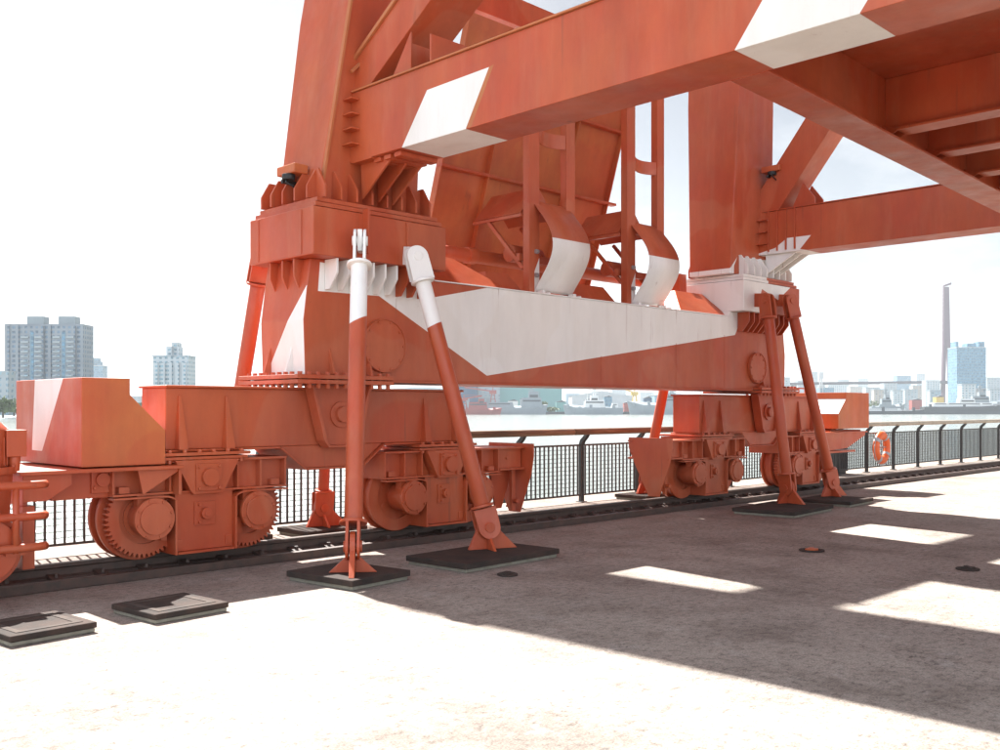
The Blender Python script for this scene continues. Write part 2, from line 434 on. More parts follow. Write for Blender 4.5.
def haunch(s, name):
    X = (lambda x: x) if s > 0 else (lambda x: 2*MX-x)
    h = MB(); h.hexa([(X(7.625), 8.80, 3.108), (X(8.95), 8.80, 3.108), (X(8.95), 9.55, 3.108), (X(7.625), 9.55, 3.108), (X(7.625), 9.28, 3.50), (X(8.42), 9.28, 3.50), (X(8.42), 9.55, 3.50), (X(7.625), 9.55, 3.50)])
    return cp(name, h, RW, sb, .008)
haunch(1, 'haunch'); haunch(-1, 'haunch')
# slanted sheet covers on the sill between the cable guides
for (x0, x1) in ((9.0, 9.85), (10.75, 11.9)):
    h = MB(); h.hexa([(x0, 9.3, 3.108), (x1, 9.3, 3.108), (x1, 9.56, 3.108), (x0, 9.56, 3.108), (x0+.15, 9.42, 3.42), (x1-.28, 9.42, 3.42), (x1-.28, 9.56, 3.42), (x0+.15, 9.56, 3.42)]); cp('slanted_cover', h, 'red', sb)

# ---- corner: socket block, lower flange, gussets, columns
def corner(s):
    X = (lambda x: x) if s > 0 else (lambda x: 2*MX-x)
    def bx(m, x0, x1, *r): m.box(min(X(x0), X(x1)), max(X(x0), X(x1)), *r)
    blk = MB(); bx(blk, 5.79, 7.62, 8.5, 9.72, 3.18, 3.68)
    if s < 0:
        blk.paint([(13.9, 3.1), (15.15, 3.1), qY(758, 305, 8.5), qY(762, 289, 8.5), qY(778, 300, 8.5), qY(792, 286, 8.5), (15.5, 3.75), (13.9, 3.75)], 'y', 1)
    else:
        blk.mi = 0
    block = cp('leg_socket', blk, RW, None, .012)
    # welded strap seams
    if s > 0:
        for y in (9.55, 8.72):
            q = MB(); q.box(5.782, 5.79, y-.02, y+.02, 3.2, 3.66); cp('weld_strap', q, 'red', block, .002)
        q = MB(); q.box(7.02, 7.05, 8.47, 8.5, 3.2, 3.66); cp('weld_strap', q, 'red', block, .003)
        q = MB(); q.box(6.42, 6.45, 8.40, 8.5, 3.24, 3.72); cp('weld_strap', q, 'red', block, .003)
    # upper flange that carries the column
    f = MB(); bx(f, 5.84, 7.58, 8.53, 9.69, 3.69, 3.735); bx(f, 5.88, 7.54, 8.56, 9.66, 3.745, 3.79)
    if s < 0: f.paint([(13.9, 3.6), (14.9, 3.6), (14.9, 3.9), (13.9, 3.9)], 'y', 1)
    fl = cp('column_flange', f, RW, None, .004)
    # gussets over the block, front row and end row
    for i, x in enumerate([5.98 + .205*k for k in range(8)]):
        q = MB(); xx = X(x)
        q.prism([(8.545, 3.80), (8.545, 3.93), (8.67, 4.12), (8.75, 4.12), (8.75, 3.80)], 'x', xx-.012, xx+.012)
        cp('gusset', q, 'white' if (s < 0 and xx > 14.55) or (s < 0 and xx < 14.5) else 'red', fl, .002)
    for y in (8.72, 8.95, 9.18, 9.41, 9.6):
        for xe, d in ((5.86, 1), (7.56, -1)):
            q = MB(); q.prism([(X(xe), 3.80), (X(xe), 3.93), (X(xe+.10*d), 4.1), (X(xe+.2*d), 4.1), (X(xe+.2*d), 3.80)], 'y', y-.012, y+.012)
            cp('gusset', q, 'red', fl, .002)
    # gussets under the block
    for i, x in enumerate([6.12 + .16*k for k in range(9)]):
        q = MB(); xx = X(x)
        q.prism([(8.53, 3.175), (8.53, 3.02), (8.66, 2.86), (8.745, 2.86), (8.745, 3.175)], 'x', xx-.012, xx+.012)
        cp('gusset', q, 'white' if s > 0 and x < 7.0 else 'red', block, .002)
    for y in (8.9, 9.12, 9.36):
        for xe, xi in ((5.82, 5.93), (7.58, 7.5)):
            if xe > 7: continue
            q = MB(); q.prism([(X(xe), 3.175), (X(xe), 3.0), (X(5.885), 2.86), (X(5.93), 2.86), (X(5.94), 3.175)], 'y', y-.012, y+.012)
            cp('gusset', q, 'red', block, .002)
    # triangular feet of the lower leg
    for x in (6.18, 6.68):
        q = MB(); q.prism([(8.75, 1.96), (8.66, 1.96), (8.75, 2.24)], 'x', X(x)-.012, X(x)+.012); cp('gusset', q, 'red', sb, .002)
    for y in (8.98, 9.4):
        q = MB(); q.prism([(X(5.86), 1.96), (X(5.76), 1.96), (X(5.85), 2.26)], 'y', y-.012, y+.012); cp('gusset', q, ('red' if y > 9.2 else 'white') if s > 0 else 'red', sb, .002)
    # bolted slewing flange between lower leg and equaliser
    f = MB(); bx(f, 5.66, 6.92, 8.58, 9.74, 1.905, 1.948); bx(f, 5.66, 6.92, 8.58, 9.74, 1.852, 1.895)
    if s > 0: f.paint([(8.5, 1.80), (9.4, 1.80), (9.4, 2.0), (8.5, 2.0)], 'x', 0)
    lf = cp('bolted_flange', f, RW, None, .004)
    bb = MB(); bb.bolt((0, 0, 0), (0, 0, -1), .026, .045); bb.bolt((0, 0, .096), (0, 0, 1), .026, .03); bb.cyl((0, 0, -.01), (0, 0, .10), .014, n=6)
    b0 = cp('bolt', bb, 'red', lf, 0); b0.data.transform(Matrix.Translation(b0.matrix_local.translation))
    b0.data.transform(Matrix.Translation(Vector(crane.location)))
    spots = [(X(5.72+.115*k), 8.63) for k in range(11)] + [(X(5.705), 8.75+.12*k) for k in range(8)]
    for i, (px, py) in enumerate(spots):
        o = b0 if i == 0 else b0.copy()
        if i: COL.objects.link(o); o.parent = lf
        o.location = (px-MX, py-YR, 1.852-.19)
    # equaliser
    cx = 6.35
    def L(p): return [(X(cx+x), z) for x, z in p]
    q = MB(); q.prism(L([(-1.94, 1.20), (1.90, 1.20), (1.90, 1.795), (-1.94, 1.795)]), 'y', 8.93, 9.44)
    q.prism(L([(-.67, 1.199), (-.36, .96), (.36, .96), (.67, 1.199)]), 'y', 8.93, 9.44)
    q.prism(L([(-1.955, 1.795), (1.915, 1.795), (1.915, 1.82), (-1.955, 1.82)]), 'y', 8.89, 9.48)
    for a_, b_ in (((-1.955, 1.187), (-.69, 1.187)), ((-.68, 1.182), (-.37, .945)), ((-.36, .948), (.36, .948)), ((.37, .945), (.68, 1.182)), ((.69, 1.187), (1.915, 1.187))):
        q.bar((X(cx+a_[0]), 9.185, a_[1]), (X(cx+b_[0]), 9.185, b_[1]), .59, .022)
    eq = cp('equaliser_beam', q, 'red', None, .008)
    for x in (-1.80, -1.30, 1.30, 1.78):
        q = MB(); q.hexa([(X(cx+x)-.05, 8.83, 1.2), (X(cx+x)+.05, 8.83, 1.2), (X(cx+x)+.05, 8.93, 1.2), (X(cx+x)-.05, 8.93, 1.2),
                          (X(cx+x)-.012, 8.915, 1.72), (X(cx+x)+.012, 8.915, 1.72), (X(cx+x)+.012, 8.93, 1.72), (X(cx+x)-.012, 8.93, 1.72)])
        cp('stiffener', q, 'red', eq, .003)
    q = MB(); q.prism(L([(-.36, 1.845), (-.2, 1.25), (-.16, 1.2), (.16, 1.2), (.2, 1.25), (.36, 1.845)]), 'y', 8.80, 8.925)
    q.prism(L([(-.40, 1.845), (-.24, 1.25), (-.18, 1.175), (.18, 1.175), (.24, 1.25), (.40, 1.845), (.36, 1.845), (.2, 1.26), (.16, 1.2), (-.16, 1.2), (-.2, 1.26), (-.36, 1.845)]), 'y', 8.75, 8.90)
    q.cyl((X(cx), 8.80, 1.53), (X(cx), 8.77, 1.53), .14); q.cyl((X(cx), 8.78, 1.53), (X(cx), 8.72, 1.53), .085)
    cp('pivot_bracket', q, 'red', eq, .004)
    # bogies
    for bc, geared, buf in ((4.78, True, 0), (7.92, False, 1)): bogie(X(bc), s, geared, buf)
    return block

def bogie(bx, s, geared, buf):
    q = MB()
    X = lambda x: bx+x
    q.box(X(-.90), X(.90), 8.94, 9.46, .80, 1.085)
    q.box(X(-.92), X(.92), 8.84, 9.56, 1.078, 1.10); q.box(X(-.92), X(.92), 8.84, 9.56, .785, .805)
    for x in (-.91, -.62, -.36, .36, .62, .91): q.box(X(x)-.01, X(x)+.01, 8.85, 9.55, .806, 1.077)
    q.box(X(-.305), X(.305), 8.87, 9.53, .225, .784)
    for k in (-1, 1):
        q.box(X(k*.318)-.011, X(k*.318)+.011, 8.81, 9.59, .20, .72)
        # rounded arch lip over each axle cap
        arc = [(k*(.318+.14*(1-math.cos(a))), .72+.055*math.sin(a)) for a in [i*math.pi/12 for i in range(7)]]
        out = arc+[(k*.92, .775)]
        inn = [(p[0], p[1]-.018) for p in out][::-1]
        q.prism([(X(p[0]), p[1]) for p in out+inn], 'y', 8.81, 8.93)
        q.box(X(k*.40)-.03, X(k*.40)+.03, 8.9, 9.5, .34, .5)
        # small fittings
        q.box(X(k*.26)-.035, X(k*.26)+.035, 8.855, 8.872, .25, .34)
        q.box(X(k*.80)-.05, X(k*.80)+.05, 8.87, 8.94, .81, .87)
    q.box(X(-.30), X(.30), 8.81, 9.59, .20, .222)
    fr = cp('bogie_frame', q, 'red', None, .005)
    # pivot bracket and its plates
    p = MB(); p.prism([(X(-.34), 1.099), (X(-.18), .80), (X(-.15), .77), (X(.15), .77), (X(.18), .80), (X(.34), 1.099)], 'y', 8.79, 8.935)
    p.box(X(-.135), X(.135), 8.765, 8.79, .80, 1.06)
    p.cyl((X(0), 8.765, .93), (X(0), 8.72, .93), .088)
    for a, b in ((-1,-1),(1,-1),(1,1),(-1,1)): p.bolt((X(a*.105), 8.765, .93+b*.105), (0, -1, 0), .02)
    cp('pivot_bracket', p, 'red', fr, .004)
    p = MB(); p.box(X(-.11), X(.11), 8.852, 8.87, .46, .69); p.cyl((X(0), 8.853, .575), (X(0), 8.80, .575), .056); p.cyl((X(0), 8.80, .575), (X(0), 8.79, .575), .03)
    for b in (-1, 1): p.bolt((X(-.06), 8.852, .575+b*.085), (0, -1, 0), .018)
    cp('pin_plate', p, 'red', fr, .003)
    # seat bolted under the equaliser
    p = MB(); p.box(X(-.44), X(.44), 8.80, 9.60, 1.103, 1.132); p.box(X(-.46), X(.46), 8.78, 9.62, 1.142, 1.172)
    for i in range(6): 
        p.bolt((X(-.38+.152*i), 8.83, 1.103), (0, 0, -1), .024, .035); p.bolt((X(-.38+.152*i), 8.82, 1.172), (0, 0, 1), .024, .03)
    cp('seat_plate', p, 'red', fr, .003)
    for k in (-1, 1):
        c = (X(k*.55), .565)
        wv = MB(); wv.cyl((c[0], 9.135, c[1]), (c[0], 9.265, c[1]), .365, n=56)
        wv.ring((c[0], 9.095, c[1]), (0, 1, 0), .412, .27, .04, 56); wv.ring((c[0], 9.265, c[1]), (0, 1, 0), .412, .27, .04, 56)
        wv.cyl((c[0], 9.02, c[1]), (c[0], 9.38, c[1]), .13, n=28)
        for i in range(5):
            a = i*2*math.pi/5; wv.cyl((c[0]+.2*math.cos(a), 9.128, c[1]+.2*math.sin(a)), (c[0]+.2*math.cos(a), 9.14, c[1]+.2*math.sin(a)), .035, n=14)
        cp('wheel', wv, 'red', fr, .008)
        if geared:
            gm = MB(); gm.ring((c[0], 8.985, c[1]), (0, 1, 0), .345, .25, .075, teeth=48, tooth=.036)
            gm.ring((c[0], 9.02, c[1]), (0, 1, 0), .26, .05, .03, 40)
            gm.ring((c[0], 9.0, c[1]), (0, 1, 0), .20, .05, .03, 40)
            cp('gear_ring', gm, 'red', fr, 0)
        cp0 = MB(); cp0.cyl((c[0], 8.80, c[1]), (c[0], 9.05, c[1]), .165, n=40); cp0.cyl((c[0], 8.77, c[1]), (c[0], 8.81, c[1]), .195, n=40)
        cp0.cyl((c[0], 8.752, c[1]), (c[0], 8.772, c[1]), .148, n=40); cp0.box(c[0]-.13, c[0]+.13, 8.86, 8.95, .62, .79)
        cp0.cyl((c[0]+.02, 8.747, c[1]-.09), (c[0]+.02, 8.753, c[1]-.09), .012, n=8)
        for i in range(8):
            a = i*math.pi/4+.3; cp0.bolt((c[0]+.172*math.cos(a), 8.771, c[1]+.172*math.sin(a)), (0, -1, 0), .016, .014)
        cp('axle_cap', cp0, 'red', fr, .004)
    if buf:
        d = s
        XX = lambda x: bx+d*x
        def bb(m, x0, x1, *r): m.box(min(XX(x0), XX(x1)), max(XX(x0), XX(x1)), *r)
        p = MB(); bb(p, .925, 1.36, 8.9, 9.5, .83, 1.08); bb(p, .925, 1.38, 8.84, 9.56, 1.075, 1.098); bb(p, .925, 1.38, 8.84, 9.56, .805, .83)
        p.prism([(XX(.95), .804), (XX(1.36), .804), (XX(1.16), .30), (XX(1.05), .30)], 'y', 9.05, 9.08)
        p.cyl((XX(1.1), 8.9, .96), (XX(1.1), 8.885, .96), .022, n=10)
        cp('end_bracket', p, 'red', fr, .004)
        p = MB(); p.prism([(8.70, 1.14), (8.70, .98), (8.74, .76), (8.94, .24), (9.14, .24), (9.42, .76), (9.52, .98), (9.52, 1.14)], 'x', XX(1.385), XX(1.405))
        for y, z in ((8.76, 1.08), (9.46, 1.08), (9.46, .9), (8.78, .82), (9.2, .3)): p.bolt((XX(1.405), y, z), (d, 0, 0), .016, .012)
        cp('rail_guard', p, 'red', fr, .003)
        p = MB(); bb(p, 1.22, 1.28, 8.92, 8.97, .27, .80); p.cyl((XX(1.25), 8.92, .40), (XX(1.25), 8.84, .40), .03, n=12)
        cp('sweep_bracket', p, 'red', fr, .004)

corner(1); corner(-1)


# ---- columns
col = MB()
def loft(m, secs):
    for (a, b) in zip(secs, secs[1:]):
        (x0, x1, y0, y1, z0), (X0, X1, Y0, Y1, Z0) = a, b
    rings = [[m.bm.verts.new(p) for p in ((x0,y0,z),(x1,y0,z),(x1,y1,z),(x0,y1,z))] for x0,x1,y0,y1,z in secs]
    m.face(rings[0][::-1]); m.face(rings[-1])
    for a, b in zip(rings, rings[1:]):
        for k in range(4): m.face([a[k], a[(k+1) % 4], b[(k+1) % 4], b[k]])
loft(col, [(5.99, 7.37, 8.72, 9.47, 3.80), (6.33, 7.37, 8.62, 9.55, 5.96), (6.80, 7.48, 8.62, 9.6, 8.3), (7.62, 8.2, 8.7, 9.6, 12.3)])
lc = cp('leg_column', col, RW, None, .012)
col = MB(); loft(col, [(14.02, 15.32, 8.72, 9.50, 3.80), (14.20, 15.30, 8.66, 9.66, 6.74), (14.35, 15.30, 8.7, 9.6, 12.3)])
col.paint([qY(714, 294, 8.72), qY(737, 257, 8.72), (15.6, 4.15), (15.6, 3.75)], 'y', 1)
rc = cp('leg_column', col, RW, None, .012)
# raised edge bar along the left column
b = MB(); b.bar((6.03, 8.70, 3.9), (6.345, 8.60, 6.0), .03, .05, (0, 1, 0)); cp('edge_bar', b, 'edge', lc, .003)
b = MB(); b.bar((6.345, 8.60, 5.2), (6.9, 8.60, 5.75), .03, .03, (0, 1, 0)); cp('edge_bar', b, 'edge', lc, .003)

# ---- portal beams
def portal(x0, x1, z0, z1, name):
    p = MB(); p.box(x0, x1, -7.0, 8.74, z0, z1)
    return p
p = portal(6.4, 6.97, 4.25, 4.99, 'n')
p.paint([qX(427, 90, 6.4), qX(489, 67, 6.4), qX(466, 128, 6.4), (6.86, 4.0), (7.81, 4.0), qX(402, 147, 6.4)], 'x', 1)
p.paint([qX(489, 67, 6.4), qX(494, 64, 6.4), qX(471, 127, 6.4), qX(466, 128, 6.4)], 'x', 2)
p.paint([(3.94, 4.0), (3.94, 4.25), (3.36, 5.02), (2.40, 5.02), (2.98, 4.25), (2.98, 4.0)], 'x', 1)
pb = cp('portal_beam', p, RW, None, .008)
b = MB(); b.box(6.375, 7.0, -7.0, 8.64, 4.993, 5.012); cp('top_flange', b, 'edge', pb, .003)
b = MB(); b.box(6.385, 6.985, 8.30, 8.64, 4.232, 4.248)
for y in (7.95, 8.12, 8.29): b.box(6.45, 6.95, y-.06, y+.05, 4.20, 4.246)
cp('backing_plate', b, 'red', pb, .003)
for z in (4.42, 4.58, 4.74, 4.9):
    b = MB(); b.prism([(8.58, 0), (8.70, 0), (8.70, .1), (8.58, .1)], 'x', 6.3, 6.4) if False else b.box(6.29, 6.398, 8.52, 8.72, z-.008, z+.008)
    cp('corner_rib', b, 'red', pb, .002)
# knee plates under the beam against the column
for x in (6.5, 6.72, 6.92):
    b = MB(); b.prism([(8.62, 4.246), (8.05, 4.246), (8.60, 3.86)], 'x', x-.012, x+.012); cp('knee_plate', b, 'red', pb, .002)
p = portal(14.9, 15.45, 4.18, 4.89, 'f')
p.paint([qX(740, 260, 14.9), qX(775, 248, 14.9), qX(787, 238, 14.9), qX(811, 235, 14.9), qX(800, 249, 14.9), (7.5, 4.1), (9, 4.1)], 'x', 1)
pf = cp('portal_beam', p, RW, None, .008)
b = MB(); b.box(14.88, 15.47, -7.0, 8.64, 4.893, 4.91); cp('top_flange', b, 'red', pf, .003)
for y in (8.52, 8.36, 8.2, 8.04):
    b = MB(); b.box(14.87, 14.898, y-.012, y+.012, 4.22, 4.89); cp('corner_rib', b, 'red', pf, .002)
for z in (4.35, 4.55, 4.75):
    b = MB(); b.box(14.80, 14.898, 8.52, 8.76, z-.008, z+.008); cp('corner_rib', b, 'red', pf, .002)
for x in (14.98, 15.18, 15.38):
    b = MB(); b.prism([(8.62, 4.176), (8.05, 4.176), (8.60, 3.86)], 'x', x-.012, x+.012); cp('knee_plate', b, 'white', pf, .002)

# ---- diagonal braces rising from the beams
def brace(x0, x1, y, z, slope, length, depth, mats, lean=0):
    d = Vector((0, -1, slope)).normalized(); n = Vector((0, -slope, -1)).normalized()   # n: outward underside
    if n.z > 0: n = -n
    c = Vector((0, y, z)); q = []
    for t in (0, length):
        for (x, w_) in ((x0, 0), (x1, 0), (x1, depth), (x0, depth)):
            pt = c + d*t + n*w_; q.append((x+lean*t, pt.y, pt.z))
    m = MB(); m.hexa(q); return cp('diagonal_brace', m, mats, None, .008)
br = brace(6.42, 7.0, 8.88, 5.20, .80, 5.2, .42, 'red', .10)
b = MB(); b.bar((6.405, 8.86, 5.215), (6.89, 5.0, 8.303), .04, .03, (1, 0, 0)); cp('edge_bar', b, 'edge', br, .003)
for yy in (7.75, 7.42):
    b = MB(); b.prism([(yy+.02, 5.014), (yy-.0, 5.014), (yy-.0, 5.32), (yy+.02, 5.32)], 'x', 6.45, 6.95); cp('rib_plate', b, 'red', br, .002)
b = MB(); b.prism([(8.05, 5.014), (7.4, 5.014), (7.4, 5.30), (7.62, 5.42)], 'x', 6.92, 6.945); cp('rib_plate', b, 'red', br, .002)
b = MB(); b.prism([(8.02, 5.02), (7.72, 5.02), (7.72, 5.42)], 'x', 6.44, 6.46); cp('rib_plate', b, 'red', br, .002)
br2 = brace(14.92, 15.42, 8.93, 4.98, 1.28, 6.0, .50, 'red')
b = MB(); b.prism([(8.15, 4.915), (7.75, 4.915), (7.75, 5.04), (7.95, 5.30)], 'x', 15.0, 15.04); cp('rib_plate', b, 'red', br2, .002)
b = MB(); b.prism([(8.15, 4.915), (7.75, 4.915), (7.75, 5.04), (7.95, 5.30)], 'x', 15.28, 15.32); cp('rib_plate', b, 'red', br2, .002)

# ---- machinery deck over the quay: edge girder, crossbeams, deck plate
def skew(m, pts, z0, z1): m.hexa([(x, y, z0) for x, y in pts]+[(x, y, z1) for x, y in pts])
gd = MB()
skew(gd, [(6.98, 4.00), (14.89, 4.30), (14.89, 4.72), (6.98, 4.34)], 4.25, 4.275)
skew(gd, [(6.98, 4.16), (14.89, 4.48), (14.89, 4.51), (6.98, 4.19)], 4.275, 4.90)
gdo = cp('edge_girder', gd, 'red', None, .004)
dk = MB(); skew(dk, [(6.985, -7.0), (14.89, -7.0), (14.89, 4.55), (6.985, 4.25)], 4.90, 4.93)
dko = cp('deck_plate', dk, 'red', None, .003)
for i, x in enumerate((8.6, 9.75, 10.95, 12.2, 13.5)):
    ye = 4.16 + (x-6.98)*.0395
    b = MB(); b.box(x-.012, x+.012, -7, ye, 4.36, 4.898); b.box(x-.13, x+.13, -7, ye-.16, 4.335, 4.358)
    if i == 0: b.bm.free(); continue
    cb = cp('crossbeam', b, 'red', None, .003)
    for k in (-1, 1):
        q = MB(); q.prism([(ye, 4.28), (ye-.16, 4.335), (ye-.16, 4.35), (ye, 4.42)], 'x', x+k*.09-.01, x+k*.09+.01); cp('end_rib', q, 'red', cb, .002)
for x in (7.5,):
    b = MB(); b.box(x-.05, x+.05, -7, 4.17, 4.80, 4.898); cp('deck_stringer', b, 'red', None, .003)
b = MB(); b.prism([(3.0, 0), (3.0, .1), (3.1, .1)], 'x', 7, 7.1); b.bm.free()

# ---- stiffened inclined plate behind the sill, tie beam above, cross pipe
pa = MB()
def PY(z): return 10.5-.28*(z-4.45)
zb, zt = 2.02, 7.0
pa.hexa([(9.05, PY(zb), zb), (12.72, PY(zb), zb), (12.72, PY(zb)+.03, zb), (9.05, PY(zb)+.03, zb), (9.16, PY(zt), zt), (12.82, PY(zt), zt), (12.82, PY(zt)+.03, zt), (9.16, PY(zt)+.03, zt)])
pan = cp('stiffened_plate', pa, 'orange', None, .003)
for x, wd in ((9.06, .10), (9.98, .09), (11.65, .09), (12.72, .10)):
    b = MB(); x2 = x+.1
    b.hexa([(x-.012, PY(zb)-wd, zb), (x+.012, PY(zb)-wd, zb), (x+.012, PY(zb)-.002, zb), (x-.012, PY(zb)-.002, zb),
            (x2-.012, PY(zt)-wd, zt), (x2+.012, PY(zt)-wd, zt), (x2+.012, PY(zt)-.002, zt), (x2-.012, PY(zt)-.002, zt)])
    cp('plate_rib', b, 'orange', pan, .002)
for z in (4.98, 6.08):
    b = MB(); b.box(9.1, 12.98, PY(z)-.11, PY(z)-.004, z-.02, z+.02); cp('plate_rib', b, 'red', pan, .002)
tb = MB(); tb.box(6.9, 15.0, 11.2, 11.5, 7.85, 8.3)
cp('tie_beam', tb, 'red', None, .008)
for x in (7.05, 14.6):
    tb = MB(); tb.box(x-.2, x+.2, 9.5, 11.195, 7.85, 8.3); cp('tie_bracket', tb, 'red', None, .008)
pp = MB(); pp.cyl((8.0, 10.02, 3.72), (13.9, 10.02, 3.72), .095, n=24); pp.cyl((9.35, 10.02, 3.72), (9.5, 10.02, 3.72), .115, n=24)
pp.box(7.9, 8.1, 9.55, 10.1, 3.3, 3.85); pp.box(13.8, 14.0, 9.55, 10.1, 3.3, 3.85)
cp('cross_pipe', pp, 'red', None, .004)
# added unseen frame overhead, shaped to cast shade on the quay and cut sky light
for nm, bxs in (('added_shade_girder', (7.70, 9.95, -9, 17.4)), ('added_shade_girder', (11.75, 13.2, -9, 14.6)), ('added_shade_girder', (15.85, 17.6, -9, 17.4)), ('added_shade_girder', (9.955, 15.845, 15.0, 15.46)), ('added_shade_plate', (9.955, 11.745, -9, 12.9)), ('added_shade_plate', (13.205, 15.845, -9, 13.6))):
    b = MB()
    if bxs[0] == 7.70: b.prism([(8.6, -9), (9.95, -9), (9.95, 17.4), (7.59, 17.4)], 'z', 12.32, 12.9)
    else: b.box(bxs[0], bxs[1], bxs[2], bxs[3], 12.32, 12.9)
    cp(nm, b, 'red', None, .01)
b = MB(); b.box(6.6, 17.9, 8.6, 9.7, 11.7, 12.31); cp('added_shade_girder', b, 'red', None, .01)  # cross girder carrying the added shade frame

# ---- cable guides
def guide(x, top):
    root = MB()
    def chan(x0, x1, y0, y1):
        root.box(x0, x1, y0, y0+.02, 3.12, top); root.box(x0, x0+.02, y0+.021, y1, 3.12, top); root.box(x1-.02, x1, y0+.021, y1, 3.12, top)
    chan(x, x+.2, 9.12, 9.24); chan(x+.76, x+.94, 9.12, 9.24)
    root.paint([(x+.1, 3.0), (x+.25, 3.0), (x+.25, 3.75), (x+.1, 3.45)], 'y', 1)
    gp = cp('cable_guide', root, RW, None, .004)
    s = MB(); s.sm = True
    n = 24
    prev = None
    for side in (0, .008):
        pass
    prof = []
    for i in range(n+1):
        t = i/n; z = 4.42-t*1.24
        y = 9.16-.36*math.sin(math.pi*t)**1.15-.05*t
        prof.append((y, z))
    out = prof; inn = [(y+.012, z+.004) for y, z in prof][::-1]
    s.prism(out+inn, 'x', x+.10, x+.86); s.sm = False
    for f in s.bm.faces: f.smooth = len(f.verts) == 4
    zc = 3.87; s.paint([(7, 2), (10, 2), (10, zc), (7, zc)], 'x', 1)
    cp('curved_sheet', s, RW, gp, 0)
    for k in (.16, .8):
        b = MB(); b.box(x+k-.03, x+k+.03, 9.0, 9.1, 3.108, 3.19); b.cyl((x+k, 9.03, 3.13), (x+k, 8.9, 3.13), .025, n=10); cp('sheet_foot', b, 'white', gp, .003)
    for k, z in ((.86, 3.45), (.86, 3.75), (.12, 3.4), (.12, 3.72)):
        b = MB(); b.cyl((x+k-.02, 9.1, z), (x+k+.03, 9.1, z), .03, n=12); cp('roller', b, 'metal', gp, .003)
    # curved spacer plate
    b = MB(); o_, i_ = [], []
    for i in range(13):
        t = i/12; o_.append((x+.2+.58*t, 9.13+.10*math.sin(math.pi*t))); i_.append((x+.2+.58*t, 9.148+.10*math.sin(math.pi*t)))
    b.prism(o_+i_[::-1], 'z', 5.22, 5.42); cp('spacer_plate', b, 'red', gp, .003)
    # gabled hood with diagonal stay
    b = MB(); b.prism([(x+.04, 4.30), (x+.62, 4.26), (x+.34, 4.62)], 'y', 9.26, 9.28)
    b.prism([(x+.0, 4.26), (x+.02, 4.24), (x+.35, 4.63), (x+.69, 4.24), (x+.71, 4.26), (x+.35, 4.66)], 'y', 9.29, 10.2)
    b.box(x-.03, x+.03, 9.25, 10.2, 4.20, 4.24)
    cp('hood', b, 'red', gp, .003)
    b = MB(); b.bar((x+.0, 9.9, 4.2), (x+.02, 9.25, 3.5), .05, .05, (1, 0, 0)); b.bar((x+.65, 9.9, 4.2), (x+.65, 9.25, 3.5), .05, .05, (1, 0, 0)); b.box(x-.03, x+.7, 9.28, 9.34, 3.6, 3.7)
    b.cyl((x+.1, 9.6, 3.75), (x+.7, 9.6, 3.75), .12, n=20)
    cp('hood_stay', b, 'red', gp, .003)
guide(9.68, 6.1); guide(11.82, 6.65)

# ---- ballast boxes
q = MB(); q.prism([(3.54, 1.075), (4.32, 1.075), (4.32, 1.39), (3.98, 1.72), (3.98, 1.87), (3.54, 1.87)], 'y', 8.75, 10.35)
q.paint([qX(35, 380, 3.54), qX(64, 379, 3.54), qX(42, 451, 3.54), qX(32, 450, 3.54)], 'x', 1) if False else None
# white slash only on the outer end: cut the box, then colour just the end face
poly = [qX(35, 377, 3.54), qX(63.5, 377, 3.54), qX(42, 451, 3.54), qX(32, 450, 3.54)]
q.paint(poly, 'x', 1)
for f in q.bm.faces:
    if f.material_index == 1 and (f.calc_center_median().x > 3.541): f.material_index = 0
for f in q.bm.faces:
    if f.material_index == 0 and f.calc_center_median().x > 3.541: f.material_index = 3
bbx = cp('ballast_box', q, RW, None, .006)
q = MB(); q.box(3.0, 4.47, 8.68, 10.2, 1.03, 1.062); q.box(3.08, 3.12, 8.85, 9.55, .76, 1.03); q.box(3.35, 3.92, 8.95, 9.45, .78, 1.028)
q.prism([(3.05, .80), (3.25, .80), (3.46, .93), (3.46, 1.028), (3.05, 1.028)], 'y', 8.76, 8.78)
q.prism([(4.10, .80), (4.47, 1.02), (4.47, 1.028), (4.05, 1.028)], 'y', 8.74, 8.76)
q.box(4.44, 4.47, 8.72, 9.6, .78, 1.028)
tr = cp('ballast_bracket', q, 'red', None, .004)
x, z = 3.80, .945
q = MB(); q.cyl((x, 8.94, z), (x, 8.90, z), .065, n=22); q.box(x-.10, x+.10, 8.925, 8.948, z-.12, z+.09)
for a in (-1, 1): q.bolt((x+a*.07, 8.925, z-.07), (0, -1, 0), .02)
cp('pin_plate', q, 'red', tr, .003)
q = MB(); q.box(3.07, 3.17, 8.82, 9.0, .22, .76); cp('end_post', q, 'red', tr, .004)
# right-hand box
q = MB(); q.prism([(17.88, 1.20), (19.2, 1.20), (19.2, 1.90), (18.2, 1.90), (18.2, 1.78), (17.88, 1.49)], 'y', 8.75, 10.25)
for f in q.bm.faces: f.material_index = 3
for f in q.bm.faces:
    n_ = f.normal if f.normal.length else None
    f.normal_update()
    c = f.calc_center_median()
    if abs(c.x-18.04) < .02 and abs(c.z-1.635) < .03: f.material_index = 1
b2 = cp('ballast_box', q, RW, None, .006)
q = MB(); q.box(17.85, 19.15, 8.9, 10.2, 1.14, 1.17); q.prism([(17.4, .78), (18.4, .82), (19.18, 1.06), (19.18, 1.13), (17.4, 1.13)], 'y', 8.82, 8.84)
q.prism([(17.4, .78), (18.4, .82), (19.18, 1.06), (19.18, 1.13), (17.4, 1.13)], 'y', 9.5, 9.52); q.box(17.4, 19.2, 8.78, 9.56, 1.115, 1.14); q.box(18.36, 18.40, 8.83, 9.5, .82, 1.11); q.box(17.6, 18.7, 8.80, 9.5, .74, .78)
